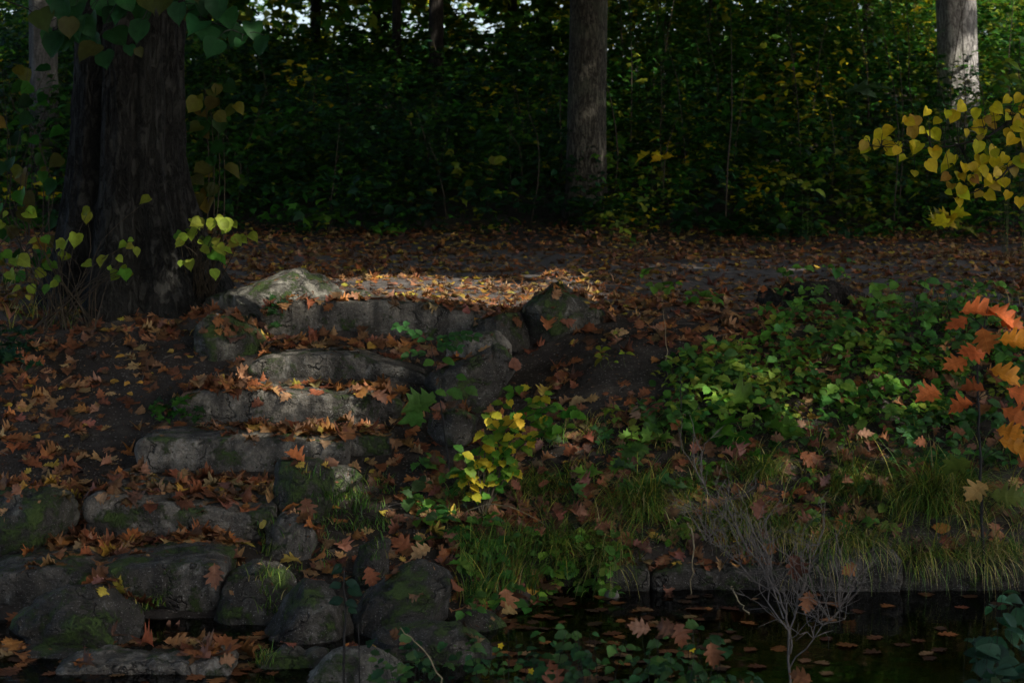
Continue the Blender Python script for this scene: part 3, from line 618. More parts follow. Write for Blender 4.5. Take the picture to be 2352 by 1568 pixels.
# crowns over the trees in view
Pv = []
for (root, b, _) in TREES[:n_view]:
    n = 3800; a = rng.uniform(0, 6.283, n); rr = 3.2*np.sqrt(rng.random(n)); zz = rng.uniform(5.2, 12, n)
    Pv.append(np.stack([b.x+rr*np.cos(a), b.y+1.0+rr*np.sin(a), zz], 1))
for (root, b, _) in TREES[n_right:]:  # crowns of the added step-side trees, blocking open sky
    n = 5200; v = unit(rng.normal(0, 1, (n, 3)))*rng.uniform(.45, 1, (n, 1))**.6; Pv.append(np.array([b.x, b.y, 8.6])+v*np.array([4.4, 4.4, 4.8]))
P = np.concatenate([P]+Pv)
bx = np.array([[b.x, b.y] for _, b, _ in TREES]); own = np.argmin(((P[:, None, :2]-bx[None])**2).sum(-1), 1)
dia = [tpl_dia(.33), tpl_dia(.42)]
GREENS = np.array([C['green'], C['bright'], C['olive'], C['lime'], C['gold']])
def crown_cols(n, w): return GREENS[rng.choice(5, n, p=w)]*rng.uniform(.7, 1.3, (n, 1))
CR = {}
for k, (root, b, _) in enumerate(TREES):
    m = np.where(own == k)[0]; CR[k] = [P[m], np.full(len(m), .5)]
# low branches at the top of the picture, beyond the undergrowth
def px_of(V): return CX+V[:, 0]*F/V[:, 1], HY+(CZ-V[:, 2])*F/V[:, 1]
n = 52000
Yb = rng.uniform(33.5, 58, n); Xb = rng.uniform(-.30, .30, n)*Yb; Zb = rng.uniform(2.2, 8.5, n); B = np.stack([Xb, Yb, Zb], 1)
bxp, byp = px_of(B); open_ = np.zeros(n)
for (cx_, cy_, rx, ry, am) in ((588, 48, 32, 34, .80), (650, 12, 18, 14, .8), (1120, 66, 36, 20, .97), (945, 52, 34, 30, .86), (1058, 12, 28, 16, .84), (1085, 42, 20, 12, .93), (1010, 70, 16, 10, .9), (15, 30, 24, 30, .7)):
    e = ((bxp-cx_)/rx)**2+((byp-cy_)/ry)**2; open_ = np.maximum(open_, am*np.clip(1.6-e, 0, 1))
B = B[(rng.random(n) > open_*.86) & (n2(B[:, 0], B[:, 2], 1.1, 3)+.95 > rng.random(n))]
own2 = np.argmin(((B[:, None, :2]-bx[None, :n_view])**2*np.array([1, .15])).sum(-1), 1)
star = [tpl_star(1), tpl_star(2)]
for k, (root, b, _) in enumerate(TREES):
    P_, S_ = CR[k]; cl_ = crown_cols(len(P_), [.4, .25, .15, .12, .08]); wh = rng.integers(0, 2, len(P_))
    if k < n_view:
        m = np.where(own2 == k)[0]; P_ = np.concatenate([P_, B[m]]); S_ = np.concatenate([S_, rng.uniform(.18, .34, len(m))]); cl_ = np.concatenate([cl_, crown_cols(len(m), [.27, .27, .22, .14, .1])]); wh = np.concatenate([wh, rng.integers(2, 4, len(m))])
    if len(P_) == 0: continue
    n = len(P_); R = frames(rng.normal(0, .55, (n, 3))+np.array([0, -.25, 1]), rng.normal(0, 1, (n, 3))+np.array([0, 0, -.4]))
    link('crown', scatter('crown', dia+star, wh, P_-np.array(b), R, S_*rng.uniform(.8, 1.2, n), cl_, M['leaf_mass']), root)

# ------------------------------------------------------------------ undergrowth on the embankment (one mass)
def undergrowth():
    pos, nor, head, siz, colr = [], [], [], [], []
    n = 3300
    yy = 22.3+13.5*rng.random(n)**.85; xx = rng.uniform(-.31, .31, n)*(yy+2)
    edge = 22.5+.35*n2(xx, xx*0, .8, 2); ok = yy > edge; xx, yy = xx[ok], yy[ok]; n = len(xx)
    pxs = CX+xx*F/yy; zz = zg(xx, yy)
    tall = .3+.9*rng.random(n)**2+.5*np.clip(n2(xx, yy, .5, 2, 2.0), 0, 1)
    tall += np.where(pxs > 1380, 1.6*sstep(1380, 1500, pxs)*sstep(24, 30, yy)*rng.random(n), 0)
    tall += np.where(pxs < 480, 1.5*sstep(24, 28, yy)*rng.random(n), 0)
    tall += np.where((pxs > 1150) & (pxs < 1320), .9*sstep(27, 32, yy)*rng.random(n), 0)
    tall *= sstep(22.0, 24.5, yy)*.75+.25
    for k in range(n):
        m = int(16+20*tall[k]); t_ = rng.random(m)**.6
        s = .08+.10*tall[k]
        px_ = xx[k]+rng.normal(0, s+.08, m); py_ = yy[k]+rng.normal(0, s+.08, m)
        pz = zz[k]+tall[k]*t_+rng.normal(0, .03, m)
        pos.append(np.stack([px_, py_, pz], 1)); nor.append(rng.normal(0, .33, (m, 3))+np.array([0, -.08, 1]))
        h = rng.normal(0, 1, (m, 3)); h[:, :2] += np.stack([px_-xx[k], py_-yy[k]], 1)*3; h[:, 2] = -.35; head.append(h)
        siz.append(rng.uniform(.08, .13, m)*rng.choice([.6, .8, 1.0, 1.45]))
        u = rng.random(); yel = .01+.06*(pxs[k] > 1350)
        hi_ = sstep(25, 33, yy[k])*.25+.15*(pxs[k] > 1350)
        if u < .34-hi_: c = C['blue']
        elif u < .62-hi_: c = C['dgreen']
        elif u < .84-hi_*.5: c = C['green']
        elif u < .97-yel: c = C['bright']
        else: c = C['olive'] if rng.random() < .8 else C['gold']
        c = np.array(c)[None]*rng.uniform(.6, 1.35, (m, 1))*rng.uniform(.85, 1.15, (m, 3))
        sw = rng.random(m) < .03+.05*(pxs[k] > 1350); c[sw] = np.array(C['olive'])*rng.uniform(.7, 1.6, (sw.sum(), 1)); colr.append(c)
    pos, nor, head, siz, colr = map(np.concatenate, (pos, nor, head, siz, colr)); n = len(pos)
    tp = [tpl_star(k) for k in range(4)]+[TV['ovate', 1], TV['ovate', 3]]
    wh = rng.choice(6, n, p=[.17, .17, .17, .17, .16, .16])
    o = link('undergrowth', scatter('undergrowth', tp, wh, pos, frames(nor, head), siz, colr, M['leaf_mass']))
    tag(o, 'dense dark green leafy undergrowth covering the embankment behind the path', 'undergrowth', kind='stuff')
undergrowth()
us = []
for k in range(190):
    y = random.uniform(22.8, 33); x = rn(.29)*y; z0 = float(zg(x, y)[0]); h = random.uniform(.5, 1.6)+(random.uniform(.4, 2.0) if x > 1.2 else 0)
    us.append((curve_pts([(x, y, z0-.02), (x+rn(.12), y+rn(.1), z0+h*.5), (x+rn(.3), y+rn(.2), z0+h)], 7, .012, k), random.uniform(.006, .016), .003, 5))
tag(link('undergrowth_stems', tubes_mesh('undergrowth_stems', us, M['stem'])), 'thin woody stems standing in the dark undergrowth', 'stems', kind='stuff')

# ------------------------------------------------------------------ fallen leaves
FL = []          # (pos, normal, heading, size, shape, k, colour name, zone)
def zone(x, y, px, py):
    if y > 14.75: return 'path'
    if py > 1480 and px < 560: return 'puddle'
    edges = ((795, 'under the topmost stone step'), (884, 'under the second stone step'), (980, 'under the third stone step'), (1090, 'under the fourth stone step'), (1245, 'under the fifth stone step'))
    lim = {795: (600, 1060), 884: (560, 960), 980: (430, 930), 1090: (300, 640), 1245: (150, 560)}
    for e, nm in edges:
        if lim[e][0] < px < lim[e][1] and e-45 < py < e+55: return nm
    if px < 620: return 'slope near the foot of the massive trunk' if py < 790 else 'slope level with the second and third steps' if py < 960 else 'slope level with the fourth stone step' if py < 1100 else 'slope around the mossy edge boulder'
    if px < 1500 and py < 1120: return 'dirt'
    for lim_, nm in ((800, 'bank among rocks beside the sixth stone step'), (1150, 'bank above the broad pitted boulder'), (1450, 'grass below the yellow-green shrub'), (1750, 'grass behind the dead shrub'), (2050, 'grass above the blotched edging stone'), (9999, 'grass round the red oak sapling')):
        if px < lim_: return ('in the upper ' if py < 1100 and px > 1150 else 'in the ')+nm if nm[0] == 'g' else 'on the '+nm
ZP = {'path': 'lying on the gravel path', 'puddle': 'in the wet hollow at the foot of the steps', 'dirt': 'on the dark earth between steps and grassy bank'}
def add_fallen(x, y, size, cname, tilt=.3, lift=0.0, shape='oak', flip=True):
    p_, n_ = drop(x, y)
    if n_.z < .45: return False
    nn = Vector((n_.x+rn(tilt), n_.y+rn(tilt)-.05, n_.z)).normalized()
    if flip and random.random() < .4: nn = -nn
    a = random.uniform(0, 6.283); h = (math.cos(a), math.sin(a), rn(.2))
    px, py = CX+p_.x*F/p_.y, HY+(CZ-p_.z)*F/p_.y
    FL.append((p_+n_*(0.006+lift+.02*size*random.random()), nn, h, size, shape, random.randrange(6), cname, zone(x, y, px, py), px, py))
    return True
PAL = ['russet']*28+['rust']*20+['tan']*20+['orange']*6+['yellow']*6+['brown']*14+['pink']*8
PALP = ['russet']*18+['rust']*12+['tan']*26+['orange']*12+['yellow']*16+['brown']*10+['pink']*6
def shape_for(c):
    u = random.random(); return 'lime' if (c == 'yellow' and u < .6) else ('tooth' if u < .12 else 'maple' if u < .17 else 'dry' if u < .55 else 'oak')
# path
n = 16000; xs = rng.uniform(-6, 6.2, n); ys = 14.4+9.0*rng.random(n); nz_ = n2(xs, ys, .55, 3, 9.0)
for x, y, z_ in zip(xs, ys, nz_):
    dens = .82+.55*z_+.35*float(sstep(19, 22, y))
    if y < 14.95 and 470 < CX+x*F/y < 800: continue
    if abs(x) > .29*y or random.random() > dens: continue
    c = random.choice(PALP); add_fallen(x, y, random.triangular(.04, .13, .085) if c != 'yellow' else random.uniform(.04, .085), c, .2, 0, shape_for(c))
# slopes and treads
n = 10500; xs = rng.uniform(-4.3, 4.2, n); ys = rng.uniform(9.2, 14.6, n); nz_ = n2(xs, ys, .9, 3, 4.0)
for x, y, z_ in zip(xs, ys, nz_):
    if abs(x) > .285*y: continue
    px = CX+x*F/y
    if px < 640: dens = .66+.6*z_
    elif px < 1500 and y > 11.2: dens = .5+.65*z_
    else: dens = .55+.4*z_
    if y > 10.9 and 560 < px < 950: dens *= .5
    if y < 11.0 and px < 620: dens *= .35
    if y < 10.75 and px < 1160: dens *= .4
    if px < 400 and 11.6 < y < 13.2: dens = max(dens, .5)
    if z_ < -.35: dens *= .45
    if y > 14.1 and 470 < px < 800: continue
    if x > .5 and y < 10.95: continue
    if random.random() > dens: continue
    c = random.choice(PAL); add_fallen(x, y, random.triangular(.05, .155, .10) if c != 'yellow' else random.uniform(.04, .07), c, .17, 0, shape_for(c))
# drifts against the risers and in hollows: (px0, px1, py, depth below riser, count, spread, height)
for (a, b, d, cnt, dy, hh) in ((620, 760, 13.92, 45, .10, .05), (760, 1010, 13.92, 90, .13, .07), (1000, 1100, 13.2, 25, .1, .04), (640, 970, 13.16, 60, .12, .05), (800, 960, 12.8, 45, .12, .06), (430, 640, 13.0, 90, .25, .05),
                            (560, 930, 12.58, 110, .12, .07), (580, 720, 12.5, 40, .08, .10), (330, 700, 12.0, 150, .16, .07), (300, 620, 11.6, 40, .3, .02), (170, 300, 11.0, 60, .15, .06), (140, 330, 10.98, 60, .10, .07), (370, 560, 10.95, 80, .06, .08),
                            (600, 960, 14.12, 36, .06, .02), (570, 680, 14.05, 26, .05, .04), (190, 330, 10.12, 45, .10, .09), (250, 560, 9.75, 90, .16, .10), (-20, 60, 9.7, 40, .2, .05), (440, 560, 9.35, 35, .12, .05), (-20, 280, 11.6, 80, .35, .03), (20, 300, 12.4, 80, .4, .02), (400, 600, 13.1, 60, .3, .05),
                            (680, 780, 11.0, 20, .15, .05), (900, 1040, 10.7, 35, .2, .07), (1060, 1150, 10.35, 30, .15, .1), (900, 1100, 11.9, 60, .4, .04), (1230, 1330, 13.4, 30, .25, .05)):
    for k in range(int(cnt*.6)):
        u = random.gauss(.5, .26); px = lerp(a, b, min(1, max(0, u))); y = d-abs(random.gauss(0, dy)); x = pxX(px, y)
        c = random.choice(['russet']*5+['rust']*3+['tan']*4+['orange']*2+['pink']*2+['brown']+['yellow']); add_fallen(x, y, random.triangular(.07, .15, .11), c, .3, hh*.35*random.random()**2, 'dry' if random.random() < .6 else 'oak')
for k in range(190):
    px, py = random.uniform(1000, 2340), random.uniform(880, 1290); p_, nn = hit(px, py)
    if p_ is None or p_.y < 10.9 or py < np.interp(px, [1000, 1350, 1650, 2352], [1090, 960, 900, 820]): continue
    c = random.choice(['russet']*3+['pink']*3+['rust']*4+['brown']*2+['tan']); a = random.uniform(0, 6.28)
    FL.append((p_+Vector((0, -.03, random.uniform(.03, .12))), Vector((rn(.5), -.6, .6+rn(.3))), (math.cos(a), rn(.3), math.sin(a)), random.uniform(.07, .125), 'dry', random.randrange(6), c, zone(p_.x, p_.y, px, py), px, py))
# a few leaves placed as seen
for (px, py, s, c, n_, h_) in ((560, 862, .20, 'tan', (0.1, -.75, .6), (.55, .25, .8)), (600, 962, .22, 'russet', (.1, -.8, .5), (-.1, .2, 1)), (720, 965, .2, 'russet', (.1, -.7, .6), (.2, .1, 1)), (920, 902, .17, 'orange', (0, -.6, .7), (.3, .3, .8)), (790, 888, .2, 'tan', (.2, -.5, .8), (1, .2, .5)),
                              (1258, 745, .17, 'russet', (0, -.7, .6), (.1, .3, .8)), (305, 1240, .19, 'tan', (-.2, -.8, .4), (.1, .1, 1)), (545, 1278, .20, 'tan', (.2, -.6, .7), (-.5, .1, .9)), (500, 1322, .17, 'pink', (-.2, -.8, .4), (.2, 0, -1)), (390, 1462, .24, 'pink', (0, -.45, .9), (.9, .2, .1)),
                              (520, 1490, .2, 'russet', (.3, -.6, .6), (.2, .2, .9)), (705, 1170, .18, 'rust', (.1, -.8, .5), (.1, .1, -1)), (930, 1255, .2, 'russet', (.1, -.6, .7), (-.8, .2, .4)), (975, 1275, .16, 'tan', (0, -.7, .7), (-.6, .1, -.6)), (1165, 1380, .19, 'tan', (-.1, -.8, .3), (.1, 0, -1)),
                              (1370, 1185, .17, 'pink', (0, -.7, .7), (-.2, .2, 1)), (850, 1325, .15, 'russet', (.2, -.8, .4), (.2, 0, -1)), (1950, 1310, .13, 'russet', (0, -.9, .4), (-.6, 0, -.4)), (1925, 915, .2, 'pink', (0, -.7, .6), (.6, 0, -.5)), (1850, 1060, .17, 'russet', (0, -.8, .5), (.6, 0, -.7)), (1860, 995, .15, 'rust', (0, -.7, .6), (.5, 0, .8)),
                              (1800, 1050, .16, 'russet', (0, -.7, .6), (-.5, 0, .8)), (1535, 1358, .10, 'pink', (.1, -.9, .3), (0, 0, 1)), (1270, 960, .17, 'rust', (0, -.6, .7), (1, 0, .1)), (1420, 765, .19, 'tan', (0, -.5, .8), (1, .2, .1)), (1170, 1110, .2, 'tan', (0, -.5, .8), (1, 0, 0)), (1960, 1155, .15, 'pink', (0, -.7, .7), (.3, 0, 1)),
                              (1480, 960, .22, 'pink', (0, -.6, .7), (1, 0, -.3)), (855, 800, .09, 'yellow', (0, -.6, .7), (1, 0, .2)), (590, 930, .12, 'rust', (0, -.7, .6), (.6, 0, .5)), (1745, 1160, .16, 'rust', (.3, -.8, .3), (.2, 0, 1))):
    p_, nn = hit(px, py)
    if p_ is None: continue
    s *= .82; p_ = p_ + Vector((0, -.04, .02)) - Vector(h_).normalized()*s*.45
    FL.append((p_, Vector(n_), h_, s, 'oak' if c != 'yellow' else 'lime', random.randrange(6), c, zone(p_.x, p_.y, px, py), px, py))
CN = dict(russet='russet', rust='dark rust', tan='tan', orange='orange', yellow='small yellow', brown='dull brown', pink='pinkish brown')
def seen(f):
    v = (f[0]+Vector((0, 0, .03)))-CAM; h = bvh.ray_cast(CAM, v.normalized()); return h[0] is None or (h[0]-CAM).length > v.length-.12
order = sorted(range(len(FL)), key=lambda k: -FL[k][3]/FL[k][0].y)
big, rest = [], []
for k in order:
    f = FL[k]
    if len(big) < 300 and 10 < f[8] < 2340 and f[9] < 1555 and f[7] != 'path' and seen(f): big.append(k)
    else: rest.append(k)
for k in big:
    (p_, nn, h_, s, sh, kk, c, z_, px, py) = FL[k]
    o = leaf_obj('fallen_leaf', sh, p_, nn, h_, s, vary(C[c], .14), 'fallen', None, None, kk)
    ph = ZP.get(z_, ('on the '+z_) if z_.startswith('slope') else z_ if z_.startswith(('in the', 'on the')) else 'heaped '+z_)
    kindw = {'lime': 'lime leaf', 'tooth': 'toothed leaf', 'maple': 'maple leaf'}.get(sh, 'oak leaf')
    kindw = ('curled ' if sh == 'dry' else 'flat ')+('large ' if s > .135 else '')+kindw
    tag(o, f'{CN[c]} {kindw} {ph}', 'leaf', f'{CN[c]} {kindw} {ph}')
kinds = sorted({(FL[k][4], FL[k][5]) for k in rest}); ix = {q_: i_ for i_, q_ in enumerate(kinds)}
colr = np.array([vary(C[FL[k][6]], .16) for k in rest])
lit = scatter('leaf_litter', [TV[q_] for q_ in kinds], np.array([ix[(FL[k][4], FL[k][5])] for k in rest]), np.array([FL[k][0][:] for k in rest]),
              frames(np.array([FL[k][1][:] for k in rest]), np.array([FL[k][2] for k in rest])), np.array([FL[k][3] for k in rest]), colr, M['fallen_mass'])
tag(link('leaf_litter', lit), 'carpet of fallen autumn leaves on the path and slopes', 'leaf litter', kind='stuff')
# crumbs, twigs and leaf fragments on the bare ground
n = 15000; xs = rng.uniform(-4.6, 4.8, n); ys = rng.uniform(10, 18, n); ok = np.abs(xs) < .28*ys; xs, ys = xs[ok], ys[ok]; n = len(xs)
pp = []; nn = []
for x, y in zip(xs, ys):
    a, b = drop(x, y); pp.append(a+b*.004); nn.append(b)
pp = np.array([v[:] for v in pp]); nn = np.array([v[:] for v in nn]); cc = np.array([C[k] for k in rng.choice(['brown', 'rust', 'tan', 'brown'], n)])*rng.uniform(.5, 1.2, (n, 1))
tag(link('leaf_crumbs', scatter('leaf_crumbs', [tpl_dia(.3), tpl_dia(.06)], rng.integers(0, 2, n), pp, frames(nn+rng.normal(0, .25, (n, 3)), rng.normal(0, 1, (n, 3))), rng.uniform(.012, .05, n), cc, M['fallen_mass'])),
    'crumbled leaf bits and twigs on the bare earth', 'debris', kind='stuff')

# leaves on the pool
fz = WATER+.004
for (px, py) in ((2214, 1372), (2031, 1460), (1908, 1461), (2150, 1455), (2175, 1486), (2150, 1506), (2030, 1498), (2095, 1480), (2245, 1490), (1890, 1550), (1865, 1385), (1925, 1393), (1958, 1397), (2190, 1393), (2130, 1370), (1765, 1529), (1855, 1510), (1925, 1425), (2230, 1372), (1600, 1412), (1480, 1440), (1380, 1455), (2280, 1380), (1700, 1400)):
    d = F*(CZ-fz)/(py-HY); c = random.choice(['tan', 'orange', 'russet', 'russet', 'rust', 'rust']); a = random.uniform(0, 6.28)
    o = leaf_obj('floating_leaf', 'oak', (pxX(px, d), d, fz), (rn(.04), rn(.04), 1), (math.cos(a), math.sin(a), 0), random.uniform(.09, .13), vary(tuple(v*.6 for v in C[c]), .12), 'fallen', k=random.choice([k for k in range(6)]))
    o.scale.z *= .12
    tag(o, f'{CN[c].replace("small ", "")} oak leaf floating flat on the dark pool', 'leaf', f'{CN[c].replace("small ", "")} leaves floating on the pool')
n = 560; ys = rng.uniform(8.9, 10.8, n); pxs = rng.uniform(1120, 2400, n); ok = (pxs < 1720) | (rng.random(n) < .06); ys, pxs = ys[ok], pxs[ok]; n = len(ys)
n2_ = 240; ys = np.concatenate([ys, rng.uniform(9.15, 10.0, n2_)]); pxs = np.concatenate([pxs, rng.uniform(-40, 640, n2_)]); n = len(ys); pp = np.stack([(pxs-CX)*ys/F, ys, np.full(n, fz)-np.maximum(rng.random(n)-.5, 0)*.06], 1); a = rng.uniform(0, 6.28, n)
cc = np.array([C[k] for k in rng.choice(['rust', 'russet', 'brown', 'tan', 'orange'], n)])*rng.uniform(.45, .95, (n, 1))
flat = [(V*np.array([1, 1, .1]), Q, uv) for V, Q, uv in (TV['oak', 0], TV['oak', 2], TV['oak', 4])]
tag(link('sunken_leaves', scatter('sunken_leaves', flat, rng.integers(0, 3, n), pp, frames(np.array([0, 0, 1.])+rng.normal(0, .05, (n, 3)), np.stack([np.cos(a), np.sin(a), a*0], 1)), rng.uniform(.06, .125, n), cc, M['fallen_mass'])),
    'soaked brown leaves floating and sunk in the shallow pool', 'leaf litter', kind='stuff')
n = 900; ys = rng.uniform(8.9, 10.85, n); xs = rng.uniform(-.1, 3.2, n); pp = np.stack([xs, ys, zg(xs, ys)+.02], 1); a = rng.uniform(0, 6.28, n)
cc = np.array([C[k] for k in rng.choice(['rust', 'russet', 'brown'], n)])*rng.uniform(.6, 1.1, (n, 1))
tag(link('pool_bed_leaves', scatter('pool_bed_leaves', flat, rng.integers(0, 3, n), pp, frames(np.array([0, 0, 1.])+rng.normal(0, .15, (n, 3)), np.stack([np.cos(a), np.sin(a), a*0], 1)), rng.uniform(.10, .18, n), cc, M['fallen_mass'])),
    'brown leaves lying on the bed of the pool', 'leaf litter', kind='stuff')

# ------------------------------------------------------------------ grass
def blades(base, d0, L, a0, a1, wid, cl, seg=6):
    n = len(base); az = np.arctan2(d0[:, 1], d0[:, 0]); ang = a0; p_ = base.copy(); side = np.stack([-np.sin(az), np.cos(az), np.zeros(n)], 1)
    vv = [p_-side*wid[:, None]*.5, p_+side*wid[:, None]*.5]; cs = [cl*.8, cl*.8]
    for k in range(seg):
        an = a0+a1*((k+.5)/seg)**1.3
        p_ = p_+np.stack([np.cos(az)*np.sin(an), np.sin(az)*np.sin(an), np.cos(an)], 1)*(L/seg)[:, None]
        w = wid*(1-((k+1)/seg)**1.6)*.5+.0002
        vv += [p_-side*w[:, None], p_+side*w[:, None]]; cs += [cl, cl]
    V = np.stack(vv, 1).reshape(-1, 3); cc = np.stack(cs, 1).reshape(-1, 3); m = 2*(seg+1)
    q_ = np.array([[2*k, 2*k+1, 2*k+3, 2*k+2] for k in range(seg)]); Q = (q_[None]+(np.arange(n)*m)[:, None, None]).reshape(-1, 4)
    return V, Q, cc
GC = np.array([(.065, .15, .03), (.11, .22, .035), (.20, .29, .05), (.36, .33, .06), (.42, .35, .15), (.05, .12, .04)])
def grass_patch(pts, tuft, L, lean=None, w=(.004, .0075), pc=(.3, .25, .2, .1, .07, .08), a0=(.05, .5), a1=(.5, 1.9), spread=.03):
    b, dd, Ls, A0, A1, Wd, Cc = [], [], [], [], [], [], []
    for p_ in pts:
        m = random.randint(*tuft); r = rng.normal(0, spread, (m, 3)); r[:, 2] = 0
        b.append(np.array(p_)[None]+r-np.array([0, 0, .01])); h = rng.normal(0, 1, (m, 3))+(np.array(lean) if lean is not None else 0); dd.append(h)
        Ls.append(rng.uniform(*L, m)); A0.append(rng.uniform(*a0, m)); A1.append(rng.uniform(*a1, m)); Wd.append(rng.uniform(*w, m)); Cc.append(GC[rng.choice(6, m, p=pc)]*rng.uniform(.25, 1.45, (m, 1)))
    return blades(*[np.concatenate(v) for v in (b, dd, Ls, A0, A1, Wd, Cc)])
def px_points(n, box, test=None):
    out = []
    for k in range(n*6):
        px, py = random.uniform(box[0], box[2]), random.uniform(box[1], box[3]); p_, nn = hit(px, py)
        if p_ is None or p_.z < WATER+.02 or (test and not test(px, py, p_)): continue
        out.append(p_)
        if len(out) >= n: break
    return out
def bankline(px, py, p_):
    return py > np.interp(px, [560, 700, 900, 1000, 1180, 1350, 1500, 1650, 2352], [1190, 1090, 1130, 1150, 1020, 960, 930, 880, 720])+rn(25) and p_.y > 9.6
gp = []
V_, Q_, C_ = [], [], []; off = 0
def gadd(r):
    global off
    V_.append(r[0]); Q_.append(r[1]+off); C_.append(r[2]); off += len(r[0])
gadd(grass_patch(px_points(190, (1150, 960, 2352, 1290), bankline), (8, 20), (.08, .26), (0, -.5, 0), a0=(.1, .9), a1=(.8, 2.3), spread=.022, pc=(.25, .2, .18, .15, .14, .08)))
gadd(grass_patch(px_points(60, (1000, 1080, 1750, 1290), bankline), (10, 22), (.10, .26), (0, -.5, 0), a0=(.1, .9), a1=(.8, 2.3), spread=.02, pc=(.25, .2, .18, .15, .14, .08)))
gadd(grass_patch(px_points(48, (700, 1090, 890, 1220)), (8, 18), (.05, .13), (0, -.3, 0), pc=(.5, .25, .1, .02, .03, .1)))
gadd(grass_patch(px_points(36, (570, 1180, 900, 1330)), (4, 10), (.05, .12), (0, -.4, 0)))
gadd(grass_patch(px_points(70, (1050, 1250, 1400, 1400)), (8, 16), (.14, .32), (.2, -.8, 0), pc=(.25, .3, .2, .12, .06, .07)))
gadd(grass_patch(px_points(14, (310, 1370, 380, 1420))+px_points(12, (590, 1320, 640, 1420))+px_points(10, (560, 1480, 640, 1560)), (5, 10), (.05, .11), (0, -.8, 0)))
gadd(grass_patch(px_points(40, (0, 600, 180, 760)), (5, 10), (.12, .3), pc=(.2, .1, .1, .2, .3, .1)))
gadd(grass_patch(px_points(40, (2000, 680, 2352, 760)), (5, 10), (.08, .2)))
fr_ = []
for k in range(150):
    x = random.uniform(.45, 3.2)
    if float(n2(x, 0, 2.2, 2, 3.0)[0]) < -.15: continue
    fr_.append(drop(x, 11.0+rn(.05))[0])
gadd(grass_patch(fr_, (5, 14), (.22, .55), (0, -2.0, 0), (.003, .006), (.15, .15, .2, .2, .25, .05), (.3, 1.2), (1.3, 2.4), .03))
g_ = mesh_np('grass', np.concatenate(V_), [np.concatenate(Q_)], M['grass'], np.concatenate(C_), None)
tag(link('grass', g_), 'short untidy grass growing over the bank above the pool', 'grass', kind='stuff')
def tussock(label, px, py, wpx, n, L, lean, a1=(1.5, 2.6), pc=(.2, .25, .25, .2, .08, .02)):
    c_, nn = hit(px, py); pts = [drop(c_.x+random.gauss(0, wpx*.5)*c_.y/F, c_.y+random.gauss(0, .05))[0] for k in range(n)]
    r = grass_patch([p_-c_ for p_ in pts], (16, 26), L, lean, (.004, .0075), pc, (.15, 1.0), a1, .02)
    o = link('grass_tussock', mesh_np('grass_tussock', r[0], [r[1]], M['grass'], r[2]), None, c_); tag(o, label, 'grass tussock', 'grass tussocks hanging over the pool edge', kind='thing'); return o
tussock('largest grass tussock with long blades trailing over the kerb into the pool', 2170, 1165, 100, 44, (.30, .72), (.05, -.9, 0), (1.0, 2.4))
tussock('round drooping tussock over the kerb past the short pale edging stone', 1480, 1175, 70, 30, (.22, .46), (0, -.8, 0), (1.0, 2.4))
tussock('grass tussock drooping behind the dead shrub', 1700, 1205, 80, 22, (.2, .42), (0, -.9, 0), (1.0, 2.4), (.15, .15, .2, .2, .25, .05))
tussock('yellowing tussock spilling off the bank nose beside the pool head', 1290, 1265, 55, 16, (.2, .42), (.3, -.9, 0), (1.0, 2.4), (.2, .3, .25, .15, .05, .05))
tussock('grey dry tussock hanging against the kerb between edging stones', 1820, 1235, 45, 10, (.2, .34), (0, -1.2, 0), (1.2, 2.5), (.1, .1, .1, .3, .35, .05))
tussock('small arching tussock in the middle of the bank under the brambles', 1760, 1090, 60, 16, (.14, .32), (0, -.6, 0), (1.0, 2.3))
tussock('small arching tussock below the yellow-green shrub', 1230, 1130, 60, 16, (.14, .32), (0, -.6, 0), (1.0, 2.3))
tussock('low arching tussock between the two larger kerb tussocks', 1950, 1130, 70, 18, (.16, .34), (0, -.6, 0), (1.0, 2.3))

# ------------------------------------------------------------------ plants with single leaves
def face(a=.6, up=.55): return (rn(a), -1+rn(.5), up+rn(.5))
# shoots round the foot of the massive trunk
d = 13.9
L1 = []
for (px, py, s) in ((345, 465, 30), (196, 497, 30), (58, 497, 38), (6, 520, 34), (100, 553, 26), (84, 560, 24), (176, 546, 34), (150, 564, 36), (155, 592, 30), (102, 612, 28), (100, 632, 30), (42, 600, 38), (22, 632, 36), (194, 612, 32), (243, 598, 36), (268, 600, 24), (292, 572, 30), (310, 578, 22), (285, 628, 36), (272, 634, 26), (70, 664, 24), (132, 658, 26), (112, 664, 28), (46, 668, 24), (8, 588, 28), (300, 636, 30), (20, 200, 26), (30, 210, 30)):
    if py < 300: continue
    dd_ = d+rn(.25); c = vary(random.choice([C['lime']]*4+[C['olive']]+[C['bright']]), .12); L1.append((W(px, py-10, dd_), face(.8, .6), (rn(1), rn(.4), -.7), s*random.uniform(.8, 1.05)*dd_/F, 'lime', c))
L1 += [(Vector(l[0])+Vector((rn(.09), rn(.06), rn(.07))), face(.9, .6), (rn(1), rn(.4), -.6), l[3]*random.uniform(.55, .85), 'lime', vary(l[5], .15)) for l in L1 if random.random() < .65]
b1 = drop(pxX(150, 14.1), 14.1)[0]
st = [(curve_pts([b1+Vector((rn(.25), rn(.1), 0)), (Vector(l[0])+b1)/2+Vector((rn(.1), .05, .1)), Vector(l[0])], 8), .005, .0015) for l in L1]
plant('lime_shoots', 'yellow-green heart-leaved shoots in front of the massive trunk', 'shrub', b1, st, L1, 'lime shoots at the foot of the massive trunk')
L2 = []
